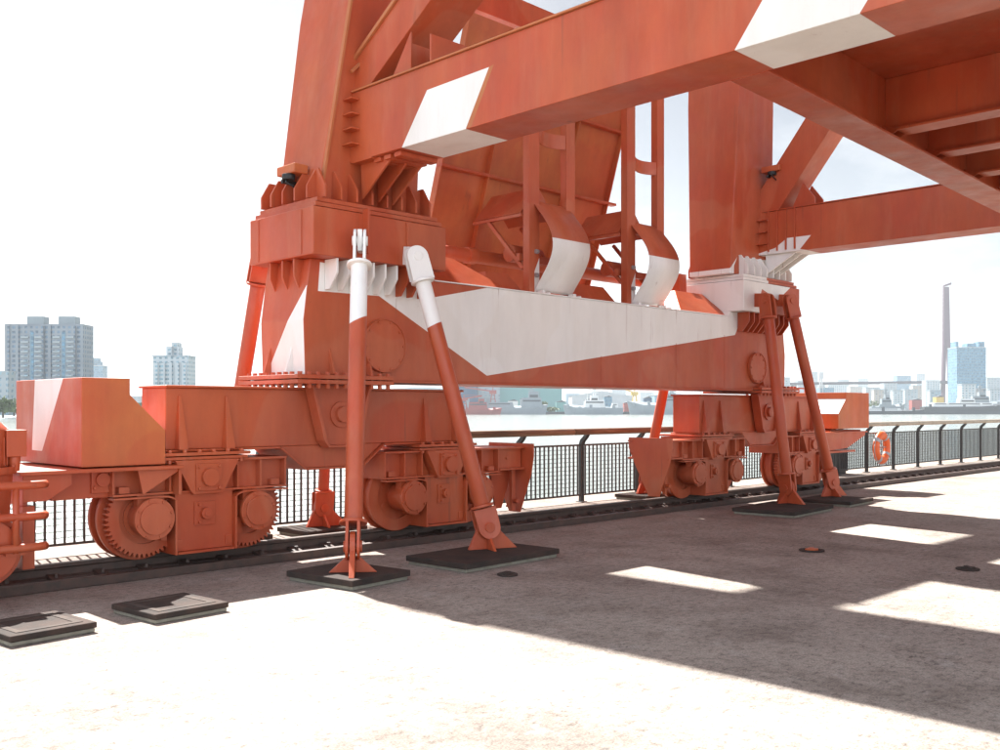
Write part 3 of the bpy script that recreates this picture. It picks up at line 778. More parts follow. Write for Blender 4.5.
q.box(18.1, 18.3, 9.0, 9.2, 1.165, 1.2); q.tube([(18.3, 9.9, 1.9), (18.3, 9.9, 2.0), (18.75, 9.9, 2.0), (18.75, 9.9, 1.9)], .015)
q.tube([(18.5, 9.9, 1.9), (18.5, 9.9, 2.0)], .012)
cp('ballast_bracket', q, 'red', None, .004)

# ---- floodlights fixed to the columns
def flood(x, y, z):
    m = MB(); m.box(x-.13, x+.05, y-.20, y+.14, z, z+.10); m.mi = 0
    o = cp('floodlight', m, 'orange', None, .012)
    m = MB(); m.cyl((x-.1, y-.05, z-.001), (x-.1, y-.05, z-.06), .07, n=14); m.box(x-.14, x+.12, y+.0, y+.04, z-.09, z-.05); m.tube([(x-.1, y, z-.03), (x-.16, y-.1, z-.10), (x-.06, y-.1, z-.14), (x+.1, y-.02, z-.10)], .012, 6)
    cp('lamp_bracket', m, 'rubber', o, .003)
flood(5.97, 9.12, 4.10); flood(14.98, 8.5, 5.55)

# ---- drive motor and guard rail at the near end
m = MB(); m.cyl((2.62, 8.75, 1.12), (2.62, 8.75, 1.42), .30, n=40); m.cyl((2.62, 8.75, 1.42), (2.62, 8.75, 1.50), .30, .22, n=40)
for k in range(36):
    a = k*math.pi/18; m.bar((2.62+.30*math.cos(a), 8.75+.30*math.sin(a), 1.13), (2.62+.30*math.cos(a), 8.75+.30*math.sin(a), 1.36), .012, .03, (math.cos(a), math.sin(a), 0))
m.cyl((2.62, 8.75, 1.06), (2.62, 8.75, 1.12), .36, n=40); m.cyl((2.62, 8.75, .62), (2.62, 8.75, 1.06), .30, .33, n=40); m.cyl((2.62, 8.75, .57), (2.62, 8.75, .63), .38, n=40)
m.cyl((2.62, 8.40, .47), (2.62, 9.1, .47), .30, n=40); m.cyl((2.62, 8.33, .47), (2.62, 8.41, .47), .25, n=40)
for k in range(10):
    a = k*math.pi/5; m.bolt((2.62+.275*math.cos(a), 8.40, .47+.275*math.sin(a)), (0, -1, 0), .02)
    m.bolt((2.62+.345*math.cos(a), 8.75+.345*math.sin(a), 1.12), (0, 0, 1), .02)
m.box(2.1, 2.7, 8.6, 9.5, .25, .5)
mo = cp('drive_motor', m, 'red', None, .004)
m = MB(); m.box(2.84, 3.0, 8.52, 8.68, 1.2, 1.42); m.cyl((2.92, 8.58, 1.08), (2.92, 8.58, 1.2), .04, .05, n=12); cp('terminal_box', m, 'red', mo, .006)
m = MB(); m.prism([(9.0, 1.5), (9.0, 1.62), (9.25, 1.76), (9.6, 1.78), (9.9, 1.66), (9.9, 1.5)], 'x', 1.9, 2.75) ; m.box(1.9, 2.7, 9.05, 9.9, 1.1, 1.499); cp('motor_cover', m, 'red', mo, .02)
m = MB()
for z in (.98, .73, .48): m.tube([(.2, 8.28, z), (2.93, 8.28, z), (3.03, 8.285, z), (3.07, 8.31, z)], .034, 14)
m.tube([(2.83, 8.28, .44), (2.83, 8.28, 1.0)], .026, 12); m.tube([(1.6, 8.28, .30), (1.6, 8.28, 1.0)], .03, 12); m.box(2.76, 2.91, 8.30, 8.8, .42, .5)
cp('guard_rail', m, 'red', None, 0)

# ================================================================== TIE-DOWN STRUTS
def strut(base, top, r, plate, rot, label, white, facing, off=(0, 0), group='tie-down struts holding the crane', z0=0.0):
    PZ, EL = .33, .21
    bx_, by_ = base; B = Vector((bx_, by_, 0)); T = Vector(top)
    root = thing('tie_down_strut', label, 'strut', (bx_, by_, z0), 0, group)
    a = MB(); hw, hd = plate[0]/2, plate[1]/2
    rz = Matrix.Translation(B+Vector((off[0], off[1], 0))) @ Matrix.Rotation(rot, 4, 'Z')
    a.box(-hw+.02, hw-.02, -hd+.02, hd-.02, .001, .035); a.transform(rz); 
    ob('mortar_bed', a, 'mortar', root, .006)
    a = MB(); a.box(-hw, hw, -hd, hd, .036, .092); a.transform(rz); ob('base_plate', a, 'plate', root, .006)
    # pin at .42 above the deck on the axis line
    ax = (T-Vector((bx_, by_, PZ))).normalized(); P = Vector((bx_, by_, PZ))
    side = Vector((0, 0, 1)).cross(Vector((ax.x, ax.y, 0)).normalized()) if Vector((ax.x, ax.y, 0)).length > .05 else Vector((1, 0, 0))
    pin = Vector(facing).normalized()                         # direction of the pin
    lat = pin.cross(Vector((0, 0, 1))).normalized()           # in-plane horizontal
    # lug: triangular plate standing on the base
    def plate_in(m, pts, o2, th):
        A = [m.bm.verts.new(P+lat*p[0]+Vector((0, 0, p[1]-PZ))+pin*(o2-th/2)) for p in pts]
        C = [m.bm.verts.new(P+lat*p[0]+Vector((0, 0, p[1]-PZ))+pin*(o2+th/2)) for p in pts]
        m.face(A[::-1]); m.face(C); n = len(pts)
        for i in range(n): m.face([A[i], A[(i+1) % n], C[(i+1) % n], C[i]])
    m = MB(); arc = [(.12*math.cos(t), PZ+.02+.12*math.sin(t)) for t in [i*math.pi/10 for i in range(11)]]
    plate_in(m, [(.34, .094), (.12, PZ-.02)]+arc+[(-.12, PZ-.02), (-.22, .094)], 0, .05)
    for sgn in (-1, 1):
        q = [P+lat*k*.015+pin*(sgn*.026)+Vector((0, 0, -(PZ-.094))) for k in (-1, 1)]
        A = [P+lat*(-.015)+pin*sgn*.026+Vector((0,0,-(PZ-.094))), P+lat*.015+pin*sgn*.026+Vector((0,0,-(PZ-.094))), P+lat*.015+pin*sgn*.22+Vector((0,0,-(PZ-.094))), P+lat*(-.015)+pin*sgn*.22+Vector((0,0,-(PZ-.094))),
             P+lat*(-.015)+pin*sgn*.026+Vector((0,0,-.09)), P+lat*.015+pin*sgn*.026+Vector((0,0,-.09)), P+lat*.015+pin*sgn*.06+Vector((0,0,-.09)), P+lat*(-.015)+pin*sgn*.06+Vector((0,0,-.09))]
        m.hexa(A)
    foot = Matrix.Translation(B) @ Matrix.Rotation(rot, 4, 'Z')
    ob('foot_lug', m, 'red', root, .004)
    # clevis ears
    m = MB(); L_ = (T-P).length
    cl = ax
    w_ = cl.cross(pin).normalized()
    for sgn in (-1, 1):
        o_ = pin*(sgn*.052); th = pin*.014
        pts = [P+w_*(.125*math.cos(t))-cl*(.125*math.sin(t)) for t in [i*math.pi/12 for i in range(13)]] + [P-w_*.13+cl*EL, P+w_*.13+cl*EL]
        A = [m.bm.verts.new(p+o_-th) for p in pts]; C = [m.bm.verts.new(p+o_+th) for p in pts]; n = len(pts)
        m.face(A[::-1]); m.face(C)
        for i in range(n): m.face([A[i], A[(i+1) % n], C[(i+1) % n], C[i]])
    m.cyl(P-pin*.085, P+pin*.085, .055, n=20)
    m.cyl(P+cl*EL, P+cl*(EL+.03), r*1.5, n=36)
    ob('lower_clevis', m, 'red', root, .004)
    m = MB(); top_end = T-cl*.30
    m.cyl(P+cl*(EL+.03), top_end, r, n=40)
    if white:
        zc, sl_ = white; WP = P+cl*((zc-PZ)/cl.z)
        # slanted edge between the white head and the red shaft
        bmesh.ops.bisect_plane(m.bm, geom=m.bm.verts[:]+m.bm.edges[:]+m.bm.faces[:], plane_co=WP, plane_no=Vector((sl_, -sl_, 1)).normalized())
        for f in m.bm.faces:
            c = f.calc_center_median()
            if (c-WP).dot(Vector((sl_, -sl_, 1)).normalized()) > 0: f.material_index = 1
    ob('shaft', m, RW, root, .004)
    m = MB(); m.cyl(top_end-cl*.0, top_end+cl*.03, r*1.5, n=36)
    for sgn in (-1, 1):
        o_ = pin*(sgn*.05); th = pin*.014
        pts = [T-w_*(.12*math.cos(t))+cl*(.12*math.sin(t)) for t in [i*math.pi/12 for i in range(13)]] + [T+w_*.125-cl*.27, T-w_*.125-cl*.27]
        A = [m.bm.verts.new(p+o_-th) for p in pts]; C = [m.bm.verts.new(p+o_+th) for p in pts]; n = len(pts)
        m.face(A[::-1]); m.face(C)
        for i in range(n): m.face([A[i], A[(i+1) % n], C[(i+1) % n], C[i]])
    m.cyl(T-pin*.08, T+pin*.08, .05, n=20)
    # lug that reaches the socket
    y_to = 8.5 if by_ < 9.2 else 9.72
    if abs(lat.y) > .5:
        ld = lat*(1 if (y_to-T.y)*lat.y > 0 else -1)
        m.bar(T-ld*.06, T+ld*abs((y_to-T.y)/ld.y)+Vector((0, 0, .03)), .05, .22)
    else:
        m.bar(T+Vector((0, -.03 if by_ < 9.2 else .03, 0)), Vector((T.x, y_to, T.z+.03)), .05, .2)
    ob('upper_clevis', m, 'white' if white else 'red', root, .004)
    return root
strut((5.45, 7.36), (6.20, 8.25, 3.33), .086, (.74, .88), R(7), 'upright red strut with white head nearest the camera, on a square dark plate', (2.48, -.35), (1, -.8, 0), (.04, .12))
strut((7.37, 7.56), (7.00, 8.30, 3.26), .086, (1.44, .86), R(3), 'leaning red strut with white rounded head, on a long dark plate', (2.50, -.35), (.35, .9, 0), (-.17, -.13))
strut((14.30, 7.84), (14.36, 8.25, 3.34), .088, (1.45, 1.0), R(5), 'left one of the two all-red struts at the far leg', None, (1, -.25, 0), (-.5, -.2))
strut((15.95, 7.93), (15.20, 8.30, 3.40), .088, (1.0, .9), R(4), 'right one of the two all-red struts at the far leg, leaning', None, (.3, .9, 0), (-.3, -.22))
strut((6.0, 10.72), (6.10, 9.98, 3.30), .086, (.86, .9), 0, 'red strut close behind the near leg, its shaft showing left of the leg', None, (.2, 1, 0))
strut((7.30, 10.50), (7.10, 9.95, 3.4), .07, (.9, .7), 0, 'red strut behind the fence bars between the two near bogies', None, (.2, 1, 0))
strut((14.15, 10.50), (14.40, 9.95, 3.4), .086, (.9, .7), 0, 'red strut half hidden behind the far equaliser beam on the river side', None, (.2, 1, 0))

# ================================================================== TRACK
rl = thing('crane_rail', 'dark rusty steel crane rail with clips running along the quay edge', 'rail', (10, YR, 0))
m = MB(); m.prism([(YR-.07, .045), (YR+.07, .045), (YR+.07, .065), (YR+.018, .08), (YR+.018, .145), (YR+.045, .155), (YR+.045, .186), (YR-.045, .186), (YR-.045, .155), (YR-.018, .145), (YR-.018, .08), (YR-.07, .065)], 'x', -20, 90)
for f in m.bm.faces:
    pass
ob('rail_profile', m, 'rail', rl, .003)
m = MB(); m.box(-20, 90, YR-.035, YR+.035, .1865, .190); ob('running_surface', m, 'railtop', rl, 0)
m = MB(); m.box(-20, 90, YR-.24, YR+.24, .003, .043); ob('sole_plate', m, 'rail', rl, .004)
m = MB(); m.box(-20, 90, YR-.36, YR-.27, .002, .085); m.box(-20, 90, YR-.27, YR-.245, .002, .02); ob('guard_bar', m, 'rail', rl, .006)
cl = None
for i in range(92):
    x = .5+i*.42
    if cl is None:
        m = MB(); m.prism([(YR-.19, .044), (YR-.03, .044), (YR-.03, .10), (YR-.075, .10), (YR-.19, .07)], 'x', -.05, .05); m.bolt((0, YR-.14, .08), (0, 0, 1), .022, .035)
        cl = ob('rail_clip', m, 'rail', rl, .003, off=Vector((0, YR, 0))); o = cl
    else:
        o = cl.copy(); COL.objects.link(o); o.parent = rl
    o.location = (x-10, 0, 0)

# ================================================================== FENCE
FY = 10.9
fn = thing('riverside_fence', 'dark iron picket fence with a round wooden handrail along the river', 'fence', (10, FY, 0))
P0, DP = 11.30-1.56*9, 1.56
NP = 36
post = panel = None
for i in range(NP):
    x = P0+i*DP
    if post is None:
        m = MB()
        for k in (-.028, .028):
            m.prism([(FY-.03, 0), (FY+.03, 0), (FY+.03, .98), (FY+.0, 1.06), (FY-.10, 1.15), (FY-.16, 1.15), (FY-.13, 1.10), (FY-.06, 1.03), (FY-.03, .95)], 'x', k-.012, k+.012)
        for z in (.2, .4, .6, .8): m.box(-.028, .028, FY-.02, FY+.02, z, z+.03)
        m.box(-.07, .07, FY-.07, FY+.07, .001, .014)
        post = ob('post', m, 'iron', fn, .003, off=Vector((0, FY, 0))); o = post
    else:
        o = post.copy(); COL.objects.link(o); o.parent = fn
    o.location = (x-10, 0, 0)
    if panel is None:
        m = MB(); m.box(.05, DP-.05, FY-.015, FY+.015, .955, .985); m.box(.05, DP-.05, FY-.015, FY+.015, .11, .14)
        nb = 14
        for k in range(nb):
            xx = .10+(DP-.2)*k/(nb-1); m.box(xx-.011, xx+.011, FY-.01, FY+.01, .14, .955)
        for k in range(11):
            z = .19+k*.07; m.box(.05, DP-.05, FY+.012, FY+.017, z, z+.008)
        panel = ob('bar_panel', m, 'iron', fn, 0, off=Vector((0, FY, 0))); o = panel
    else:
        o = panel.copy(); COL.objects.link(o); o.parent = fn
    o.location = (x-10, 0, 0)
seg = None; SL = DP*3
for i in range(12):
    x = P0+i*SL+1.2
    if seg is None:
        m = MB(); m.tube([(.01, FY-.14, 1.2), (SL-.01, FY-.14, 1.2)], .055, 18); seg = ob('handrail', m, 'wood', fn, .004, off=Vector((0, FY, 0))); o = seg
    else:
        o = seg.copy(); COL.objects.link(o); o.parent = fn
    o.location = (x-10, 0, 0)
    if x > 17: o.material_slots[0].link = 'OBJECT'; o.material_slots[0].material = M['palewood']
# lifebuoy on the fence
lb = thing('lifebuoy', 'orange lifebuoy with grey bands hanging on the dark riverside fence', 'lifebuoy', (24.35, FY-.13, .60))
m = MB(); m.sm = True
def torus(m, c, Rr, r, a0=0, a1=2*math.pi, n=48, k=16, closed=True):
    rings = []
    nn = n if closed else n+1
    for i in range(nn):
        a = a0+(a1-a0)*i/n; e = Vector((math.cos(a), 0, math.sin(a)))
        rings.append([m.bm.verts.new(Vector(c)+e*(Rr+r*math.cos(2*math.pi*j/k))+Vector((0, r*.8*math.sin(2*math.pi*j/k), 0))) for j in range(k)])
    m.sm = True
    for i in range(nn if closed else n):
        a, b = rings[i], rings[(i+1) % nn]
        for j in range(k): m.face([a[j], a[(j+1) % k], b[(j+1) % k], b[j]])
    m.sm = False
C0 = (24.35, FY-.13, .60)
torus(m, C0, .315, .10); ob('ring', m, 'buoy', lb, 0)
for q in range(4):
    a = math.pi/4+q*math.pi/2+.2
    m = MB(); torus(m, C0, .315, .104, a-.13, a+.13, 6, 16, False); ob('reflective_band', m, 'band', lb, 0)
m = MB()
for q in range(4):
    a = math.pi/4+q*math.pi/2+.2; b = a+math.pi/2
    pts = [(C0[0]+math.cos(a+(b-a)*t)*(.42+.03*math.sin(math.pi*t)), C0[1]-.02, C0[2]+math.sin(a+(b-a)*t)*(.42+.03*math.sin(math.pi*t))) for t in [i/8 for i in range(9)]]
    m.tube(pts, .008, 6)
ob('grab_line', m, 'band', lb, 0)
m = MB(); m.box(24.33, 24.37, FY-.06, FY-.02, .3, .9); m.box(24.2, 24.5, FY-.08, FY-.05, .57, .63); m.tube([(24.35, FY-.07, .6), (24.35, FY-.24, .62)], .012, 8); ob('hanger', m, 'metal', lb, .003)
# low dark cabinet behind the fence
cb = thing('utility_cabinet', 'small dark metal cabinet behind the fence left of the lifebuoy', 'cabinet', (22.6, 11.25, 0))
m = MB(); m.box(22.1, 23.1, 11.05, 11.5, .06, .82); m.box(22.05, 23.15, 11.0, 11.55, .82, .86); m.box(22.15, 23.05, 11.08, 11.47, .001, .06); ob('body', m, 'iron', cb, .006)
m = MB(); m.box(22.14, 22.58, 11.035, 11.05, .1, .78); m.box(22.52, 22.54, 11.01, 11.035, .4, .5); ob('door', m, 'iron', cb, .004)
m = MB(); m.box(22.62, 23.06, 11.035, 11.05, .1, .78); ob('door', m, 'iron', cb, .004)

# ================================================================== GROUND FITTINGS
def cover(x, y, rot, sx, sy, label, light):
    t = thing('pit_cover', label, 'cover', (x, y, 0), 0, 'low steel pit covers by the track')
    mt = Matrix.Translation((x, y, 0)) @ Matrix.Rotation(rot, 4, 'Z')
    m = MB(); m.box(-sx/2+.01, sx/2-.01, -sy/2+.01, sy/2-.01, .001, .03).transform(mt); ob('mortar_bed', m, 'mortar', t, .008)
    m = MB(); m.box(-sx/2, sx/2, -sy/2, sy/2, .031, .075).transform(mt); ob('lid', m, 'plate', t, .008)
    m = MB(); i = .07
    m.box(-sx/2+i, sx/2-i, -sy/2+i, -sy/2+i+.05, .0755, .079); m.box(-sx/2+i, sx/2-i, sy/2-i-.05, sy/2-i, .0755, .079)
    m.box(-sx/2+i, -sx/2+i+.05, -sy/2+i+.05, sy/2-i-.05, .0755, .079); m.box(sx/2-i-.05, sx/2-i, -sy/2+i+.05, sy/2-i-.05, .0755, .079); m.transform(mt)
    ob('weld_frame', m, light, t, 0)
cover(2.62, 7.30, R(5), .61, .62, 'dark pit cover cut by the left edge of the picture, farther from the struts', 'lidframe')
cover(3.64, 7.29, R(5), .64, .63, 'dark pit cover with a thin square frame, nearer to the white headed struts', 'lidframe')
def pocket(x, y, r, label, rusty):
    t = thing('anchor_pocket', label, 'anchor pocket', (x, y, 0), 0, 'rusty anchor pockets in the deck')
    m = MB(); m.ring((x, y, .002), (0, 0, 1), r, r*.62, .016, 28); ob('rim', m, 'plate', t, .004)
    m = MB(); m.cyl((x, y, .001), (x, y, .006), r*.6, n=24); m.bar((x-r*.45, y, .02), (x+r*.45, y+.03, .02), .05, .03); m.box(x-.06, x+.06, y-.05, y+.05, .006, .03); ob('eye_plate', m, rusty, t, .004)
pocket(10.27, 5.34, .14, 'round anchor pocket with a bright rusty eye in the shaded deck', 'orange')
pocket(10.17, 3.63, .11, 'dark round anchor pocket near the right edge of the deck', 'plate')
pocket(6.72, 6.62, .10, 'flat dark anchor pocket in front of the long base plate', 'plate')

# ================================================================== FAR BANK
def far_thing(name, label, cat, u, D, z=BZ, group=None, rot=0):
    p = far_pos(u, D); return thing(name, label, cat, (p.x, p.y, z), R(-45)+rot, group)
def fp(name, mb, mat, root): return ob(name, mb, mat, root, 0, off=Vector((0, 0, 0)))
def px(n, D): return n*D/F_                                # size in metres of n survey pixels at depth D
def tower(u0, u1, vtop, D, mat, label, cat='tower block', crown=None, fins=0, depth=.7, name='tower_block', group=None, vbase=None):
    W_ = px(u1-u0, D); Ht = px(408-vtop, D)+H-BZ
    t = far_thing(name, label, cat, (u0+u1)/2, D, group=group)
    m = MB(); m.box(-W_/2, W_/2, 0, W_*depth, 0, Ht); fp('wall', m, mat, t)
    m = MB(); m.box(-W_/2-.4, W_/2+.4, -.4, W_*depth+.4, Ht, Ht+1.2); fp('roof', m, 'fac_pale' if mat != 'fac_grey' else 'fac_grey', t)
    if crown:
        for (a, b, h) in crown:
            m = MB(); m.box(a*W_, b*W_, W_*.1, W_*depth*.7, Ht+1.2, Ht+1.2+h); fp('roof_house', m, mat, t)
    for k in range(fins):
        x = -W_/2+W_*(k+.5)/fins
        m = MB(); m.box(x-W_/fins*.28, x+W_/fins*.28, -1.6, 0, 2, Ht-4)
        fp('balcony_stack', m, mat, t)
    return t
# left: twin block
D = 620
t = far_thing('apartment_tower', 'tall grey twin apartment block with two roof boxes and stacked balconies', 'apartment block', 44.5, D)
W_ = px(77, D); Ht = px(408-324, D)+H-BZ
m = MB(); m.box(-W_/2, W_/2, 0, 16, 0, Ht); fp('wall', m, 'fac_grey', t)
for cx_ in (-.14, .27):
    m = MB(); m.box(cx_*W_-5.2, cx_*W_+5.2, 2, 10, Ht, Ht+5); fp('roof_house', m, 'hull', t)
    m = MB(); m.box(cx_*W_-7, cx_*W_+7, -2.2, -.01, 3, Ht-1.5); fp('bay', m, 'fac_grey', t)
    for sx_ in (-1, 1):
        m = MB()
        for k in range(int((Ht-6)/3)): m.box(cx_*W_+sx_*4.2-2.3, cx_*W_+sx_*4.2+2.3, -3.6, -2.21, 3+k*3, 4.0+k*3)
        fp('balcony_stack', m, 'fac_pale', t)
    m = MB(); m.box(cx_*W_-1.1, cx_*W_+1.1, -2.5, -2.21, 3, Ht-5); fp('stair_strip', m, 'fac_blue', t)
m = MB()
for x in (-W_/2+1, -.36*W_, .06*W_, W_/2-1): m.box(x-1.4, x+1.4, -.8, -.01, 0, Ht)
fp('pier', m, 'fac_grey', t)
tower(-14, 8, 373, 560, 'fac_pale', 'lower pale block cut by the left edge of the picture')
t = tower(87, 103, 366, 1500, 'fac_blue', 'hazy blue tower with a stepped rounded top', crown=[(-.3, .3, 6), (-.18, .18, 11)])
t = tower(153, 188, 357, 700, 'fac_white', 'white apartment tower with a stepped roof box, right of the grey twins', crown=[(-.16, .20, 6.5), (-.0, .16, 9.5)], fins=5)
tower(128, 140, 397, 1300, 'fac_pale', 'low hazy block seen left of the white apartment tower')

# shipyard seen under the sill
def shed(u0, u1, vt, D, mat, label, roof, ridge=0):
    t = far_thing('shipyard_shed', label, 'shed', (u0+u1)/2, D); W_ = px(u1-u0, D); Ht = px(408-vt, D)+H-BZ
    m = MB(); m.box(-W_/2, W_/2, 0, 60, 0, Ht); fp('wall', m, mat, t)
    m = MB(); m.prism([(-W_/2-1, Ht), (W_/2+1, Ht), (0, Ht+ridge+.8)], 'y', -.5, 61); fp('roof', m, roof, t)
    m = MB(); m.box(-W_*.12, W_*.12, -.3, -.01, 0, Ht*.55); fp('door', m, 'hull', t)
    return t
shed(500, 562, 386, 1050, 'teal', 'large teal shipyard shed in the middle of the far bank', 'teal', 1)
shed(457, 477, 386, 1000, 'navy', 'dark blue shipyard building at the left of the yard', 'navy')
shed(478, 500, 386.5, 1040, 'fac_pale', 'pale tall yard building between the blue and the teal sheds', 'roofwhite')
shed(572, 632, 396, 1300, 'roofwhite', 'long white roofed shed behind the grey warships', 'roofwhite', 6)
shed(655, 690, 395, 1400, 'fac_blue', 'blue green yard building behind the right warship', 'roofwhite', 2)
shed(390, 455, 389, 1250, 'fac_pale', 'pale long building behind the leaning strut', 'roofwhite', 2)

def ship(u0, u1, D, label, hullm, supm, fb=7, name='warship', bow=1, mast=16, sup=((-.25, .15, 7), (-.15, .05, 12)), group=None):
    t = far_thing(name, label, 'ship', (u0+u1)/2, D, z=-4.2); L_ = px(u1-u0, D)
    Bm = max(8, L_*.12)
    m = MB(); b = bow
    keel = [(-L_/2*.97*1, -Bm/2), (L_*.30*1, -Bm/2), (L_*.46, -1), (L_*.46, 1), (L_*.30, Bm/2), (-L_*.485, Bm/2)]
    deck = [(-L_/2, -Bm/2-.5), (L_*.30, -Bm/2-.8), (L_*.5, -.4), (L_*.5, .4), (L_*.30, Bm/2+.8), (-L_/2, Bm/2+.5)]
    zz = [fb, fb*1.05, fb*1.5, fb*1.5, fb*1.05, fb]
    A = [m.bm.verts.new((b*x, y, -.5)) for x, y in keel]; Bv = [m.bm.verts.new((b*x, y, z)) for (x, y), z in zip(deck, zz)]
    m.face(A); m.face(Bv)
    for i in range(6): m.face([A[i], A[(i+1) % 6], Bv[(i+1) % 6], Bv[i]])
    fp('hull', m, hullm, t)
    for (a, c, h) in sup:
        m = MB(); m.hexa([(b*a*L_, -Bm*.38, fb*.9), (b*c*L_, -Bm*.38, fb*.9), (b*c*L_, Bm*.38, fb*.9), (b*a*L_, Bm*.38, fb*.9),
                          (b*(a+.015)*L_, -Bm*.3, fb+h), (b*(c-.02)*L_, -Bm*.3, fb+h), (b*(c-.02)*L_, Bm*.3, fb+h), (b*(a+.015)*L_, Bm*.3, fb+h)])
        fp('superstructure', m, supm, t)
        m = MB(); m.box(min(b*(a+.03)*L_, b*(c-.03)*L_), max(b*(a+.03)*L_, b*(c-.03)*L_), -Bm*.39, -Bm*.37, fb+h*.62, fb+h*.78); fp('window_band', m, 'hulldark', t)
    for k in range(5):
        m = MB(); xx = (-.42+.19*k)*L_; hh = 1.5+((k*7+int(u0)) % 5)*.6; m.box(xx-1.2, xx+1.2, -Bm*.42, -Bm*.2, fb*.95, fb+hh); fp('deck_box', m, supm if k % 2 else hullm, t)
    if mast:
        m = MB(); xm = b*(sup[0][0]+sup[0][1])/2*L_
        m.cyl((xm-2, 0, fb+4), (xm, 0, fb+mast), .7, .3, 6); m.cyl((xm+2, 0, fb+4), (xm, 0, fb+mast), .7, .3, 6); m.box(xm-3.5, xm+3.5, -.3, .3, fb+mast*.72, fb+mast*.75); m.box(xm-1.6, xm+1.6, -1, 1, fb+mast*.84, fb+mast*.92)
        m.cyl((xm+b*.12*L_, 0, fb), (xm+b*.12*L_, 0, fb+mast*.7), .4, .2, 6); m.cyl((xm, 0, fb+mast*.6), (xm+b*.12*L_, 0, fb+mast*.6), .15, n=4)
        fp('mast', m, supm, t)
    return t
ship(480, 548, 890, 'hazy grey warship with a tall pyramid superstructure before the teal shed', 'hull', 'hull', 6, mast=22, sup=((.1, .42, 9), (.2, .38, 15), (-.4, .0, 5)))
ship(563, 623, 880, 'pale grey warship with thin masts, left of the yellow crane', 'hull', 'shipwhite', 6, bow=-1, mast=18, sup=((-.2, .15, 7), (-.1, .06, 11), (-.42, -.3, 4)))
ship(627, 706, 875, 'grey warship moored beneath the yellow crane, bow to the left', 'hull', 'hull', 8, bow=-1, mast=19, sup=((-.25, .12, 7), (-.12, .08, 11)))
ship(454, 502, 870, 'red workboat with a lattice derrick at the left of the yard', 'shipred', 'shipred', 4, name='floating_crane', mast=0, sup=((-.2, .2, 7), (.0, .15, 10)))
# derrick of the red boat and yard cranes
def jib_crane(u, vtop, D, mat, label, reach, z=BZ, name='yard_crane'):
    t = far_thing(name, label, 'crane', u, D, z=z); Ht = px(408-vtop, D)+H-z
    m = MB()
    for a, b in ((-1,-1),(1,-1),(1,1),(-1,1)): m.bar((a*3.5, b*3.5, 0), (a*1.2, b*1.2, Ht*.7), .8, .8, (1, 0, 0))
    for k in range(4):
        z_ = Ht*.7*(k+1)/4.2; w_ = 3.5-2.3*(k+1)/4.2; m.box(-w_, w_, -w_-.2, -w_+.2, z_-.3, z_+.3)
    fp('tower', m, mat, t)
    m = MB(); m.box(-3.2, 3.2, -2.5, 2.5, Ht*.7, Ht*.84); m.bar((0, 0, Ht*.84), (0, 0, Ht), .8, .8, (1, 0, 0)); fp('cab', m, mat, t)
    m = MB(); m.bar((0, 0, Ht*.8), (reach, 0, Ht*.95), .9, 1.2); m.bar((0, 0, Ht), (reach, 0, Ht*.97), .3, .3); fp('jib', m, mat, t)
    return t
jib_crane(493, 386, 900, 'shipred', 'tall red crane tower beside the teal shed', -26)
jib_crane(464, 395, 878, 'shipred', 'small red derrick crane at the left end of the yard', 16)
jib_crane(634.5, 388, 905, 'yellow', 'stubby yellow quay crane rising behind the right warship', -9)
jib_crane(821, 365, 1500, 'metal', 'thin pale tower crane beside the far leg', 14, name='tower_crane')
t = ship(845, 925, 905, 'low dark barge lying along the far bank at the right', 'hulldark', 'shipwhite', 3.0, name='barge', mast=0, sup=((-.3, .2, 2.5),))
ship(870, 905, 990, 'grey ship with a tall mast moored before the hazy towers', 'hull', 'hull', 7, mast=19, sup=((-.2, .1, 8), (-.1, .05, 12)))
ship(922, 1010, 960, 'dark floating dock with pale sheds at the right edge', 'hulldark', 'shipwhite', 7, name='floating_dock', mast=9, sup=((-.4, .3, 4), (-.1, .1, 8)))
ship(960, 1004, 1010, 'grey frigate with two masts at the foot of the glass tower', 'hull', 'hull', 9, mast=21, sup=((-.25, .15, 9), (-.1, .08, 13)))

YARD = [(508, 518, 401, 960, 'shipwhite', 'white low hut on the yard quay in front of the teal shed'), (520, 528, 399, 985, 'hull', 'grey store right of the white yard hut'),
 (556, 566, 402, 940, 'teal', 'small teal hut at the right end of the teal shed'), (584, 596, 400, 1000, 'hull', 'grey block behind the pale warship with thin masts'), (604, 612, 397, 1050, 'fac_blue', 'bluish yard block above the pale warship'),
 (624, 632, 403, 930, 'shipred', 'small red hut left of the yellow crane'), (644, 652, 398, 1000, 'navy', 'dark blue hut right of the yellow crane'), (664, 674, 397, 1010, 'teal', 'teal store above the right warship'),
 (856, 866, 401, 1050, 'hull', 'grey quay store right of the far orange box'), (912, 922, 400, 1080, 'shipred', 'red brown store at the left of the pylon foot'), (936, 944, 397, 1100, 'yellow', 'yellowish frame hut at the pylon foot')]
for (u0, u1, v, D, mt, lab) in YARD:
    t = far_thing('yard_hut', lab, 'hut', (u0+u1)/2, D); W_ = px(u1-u0, D); Ht = px(408-v, D)+H-BZ
    m = MB(); m.box(-W_/2, W_/2, 0, 8, 0, Ht); fp('wall', m, mt, t)
    m = MB(); m.prism([(-W_/2-.3, Ht), (W_/2+.3, Ht), (W_*.1, Ht+1.6)], 'y', -.3, 8.3); fp('roof', m, 'hulldark', t)
g = MB(); g.box(-2400, 2400, 903, 906, -8, BZ+.8); g.transform(FAR); struct(ob('far_quay_wall', g, 'hulldark', bevel=0))
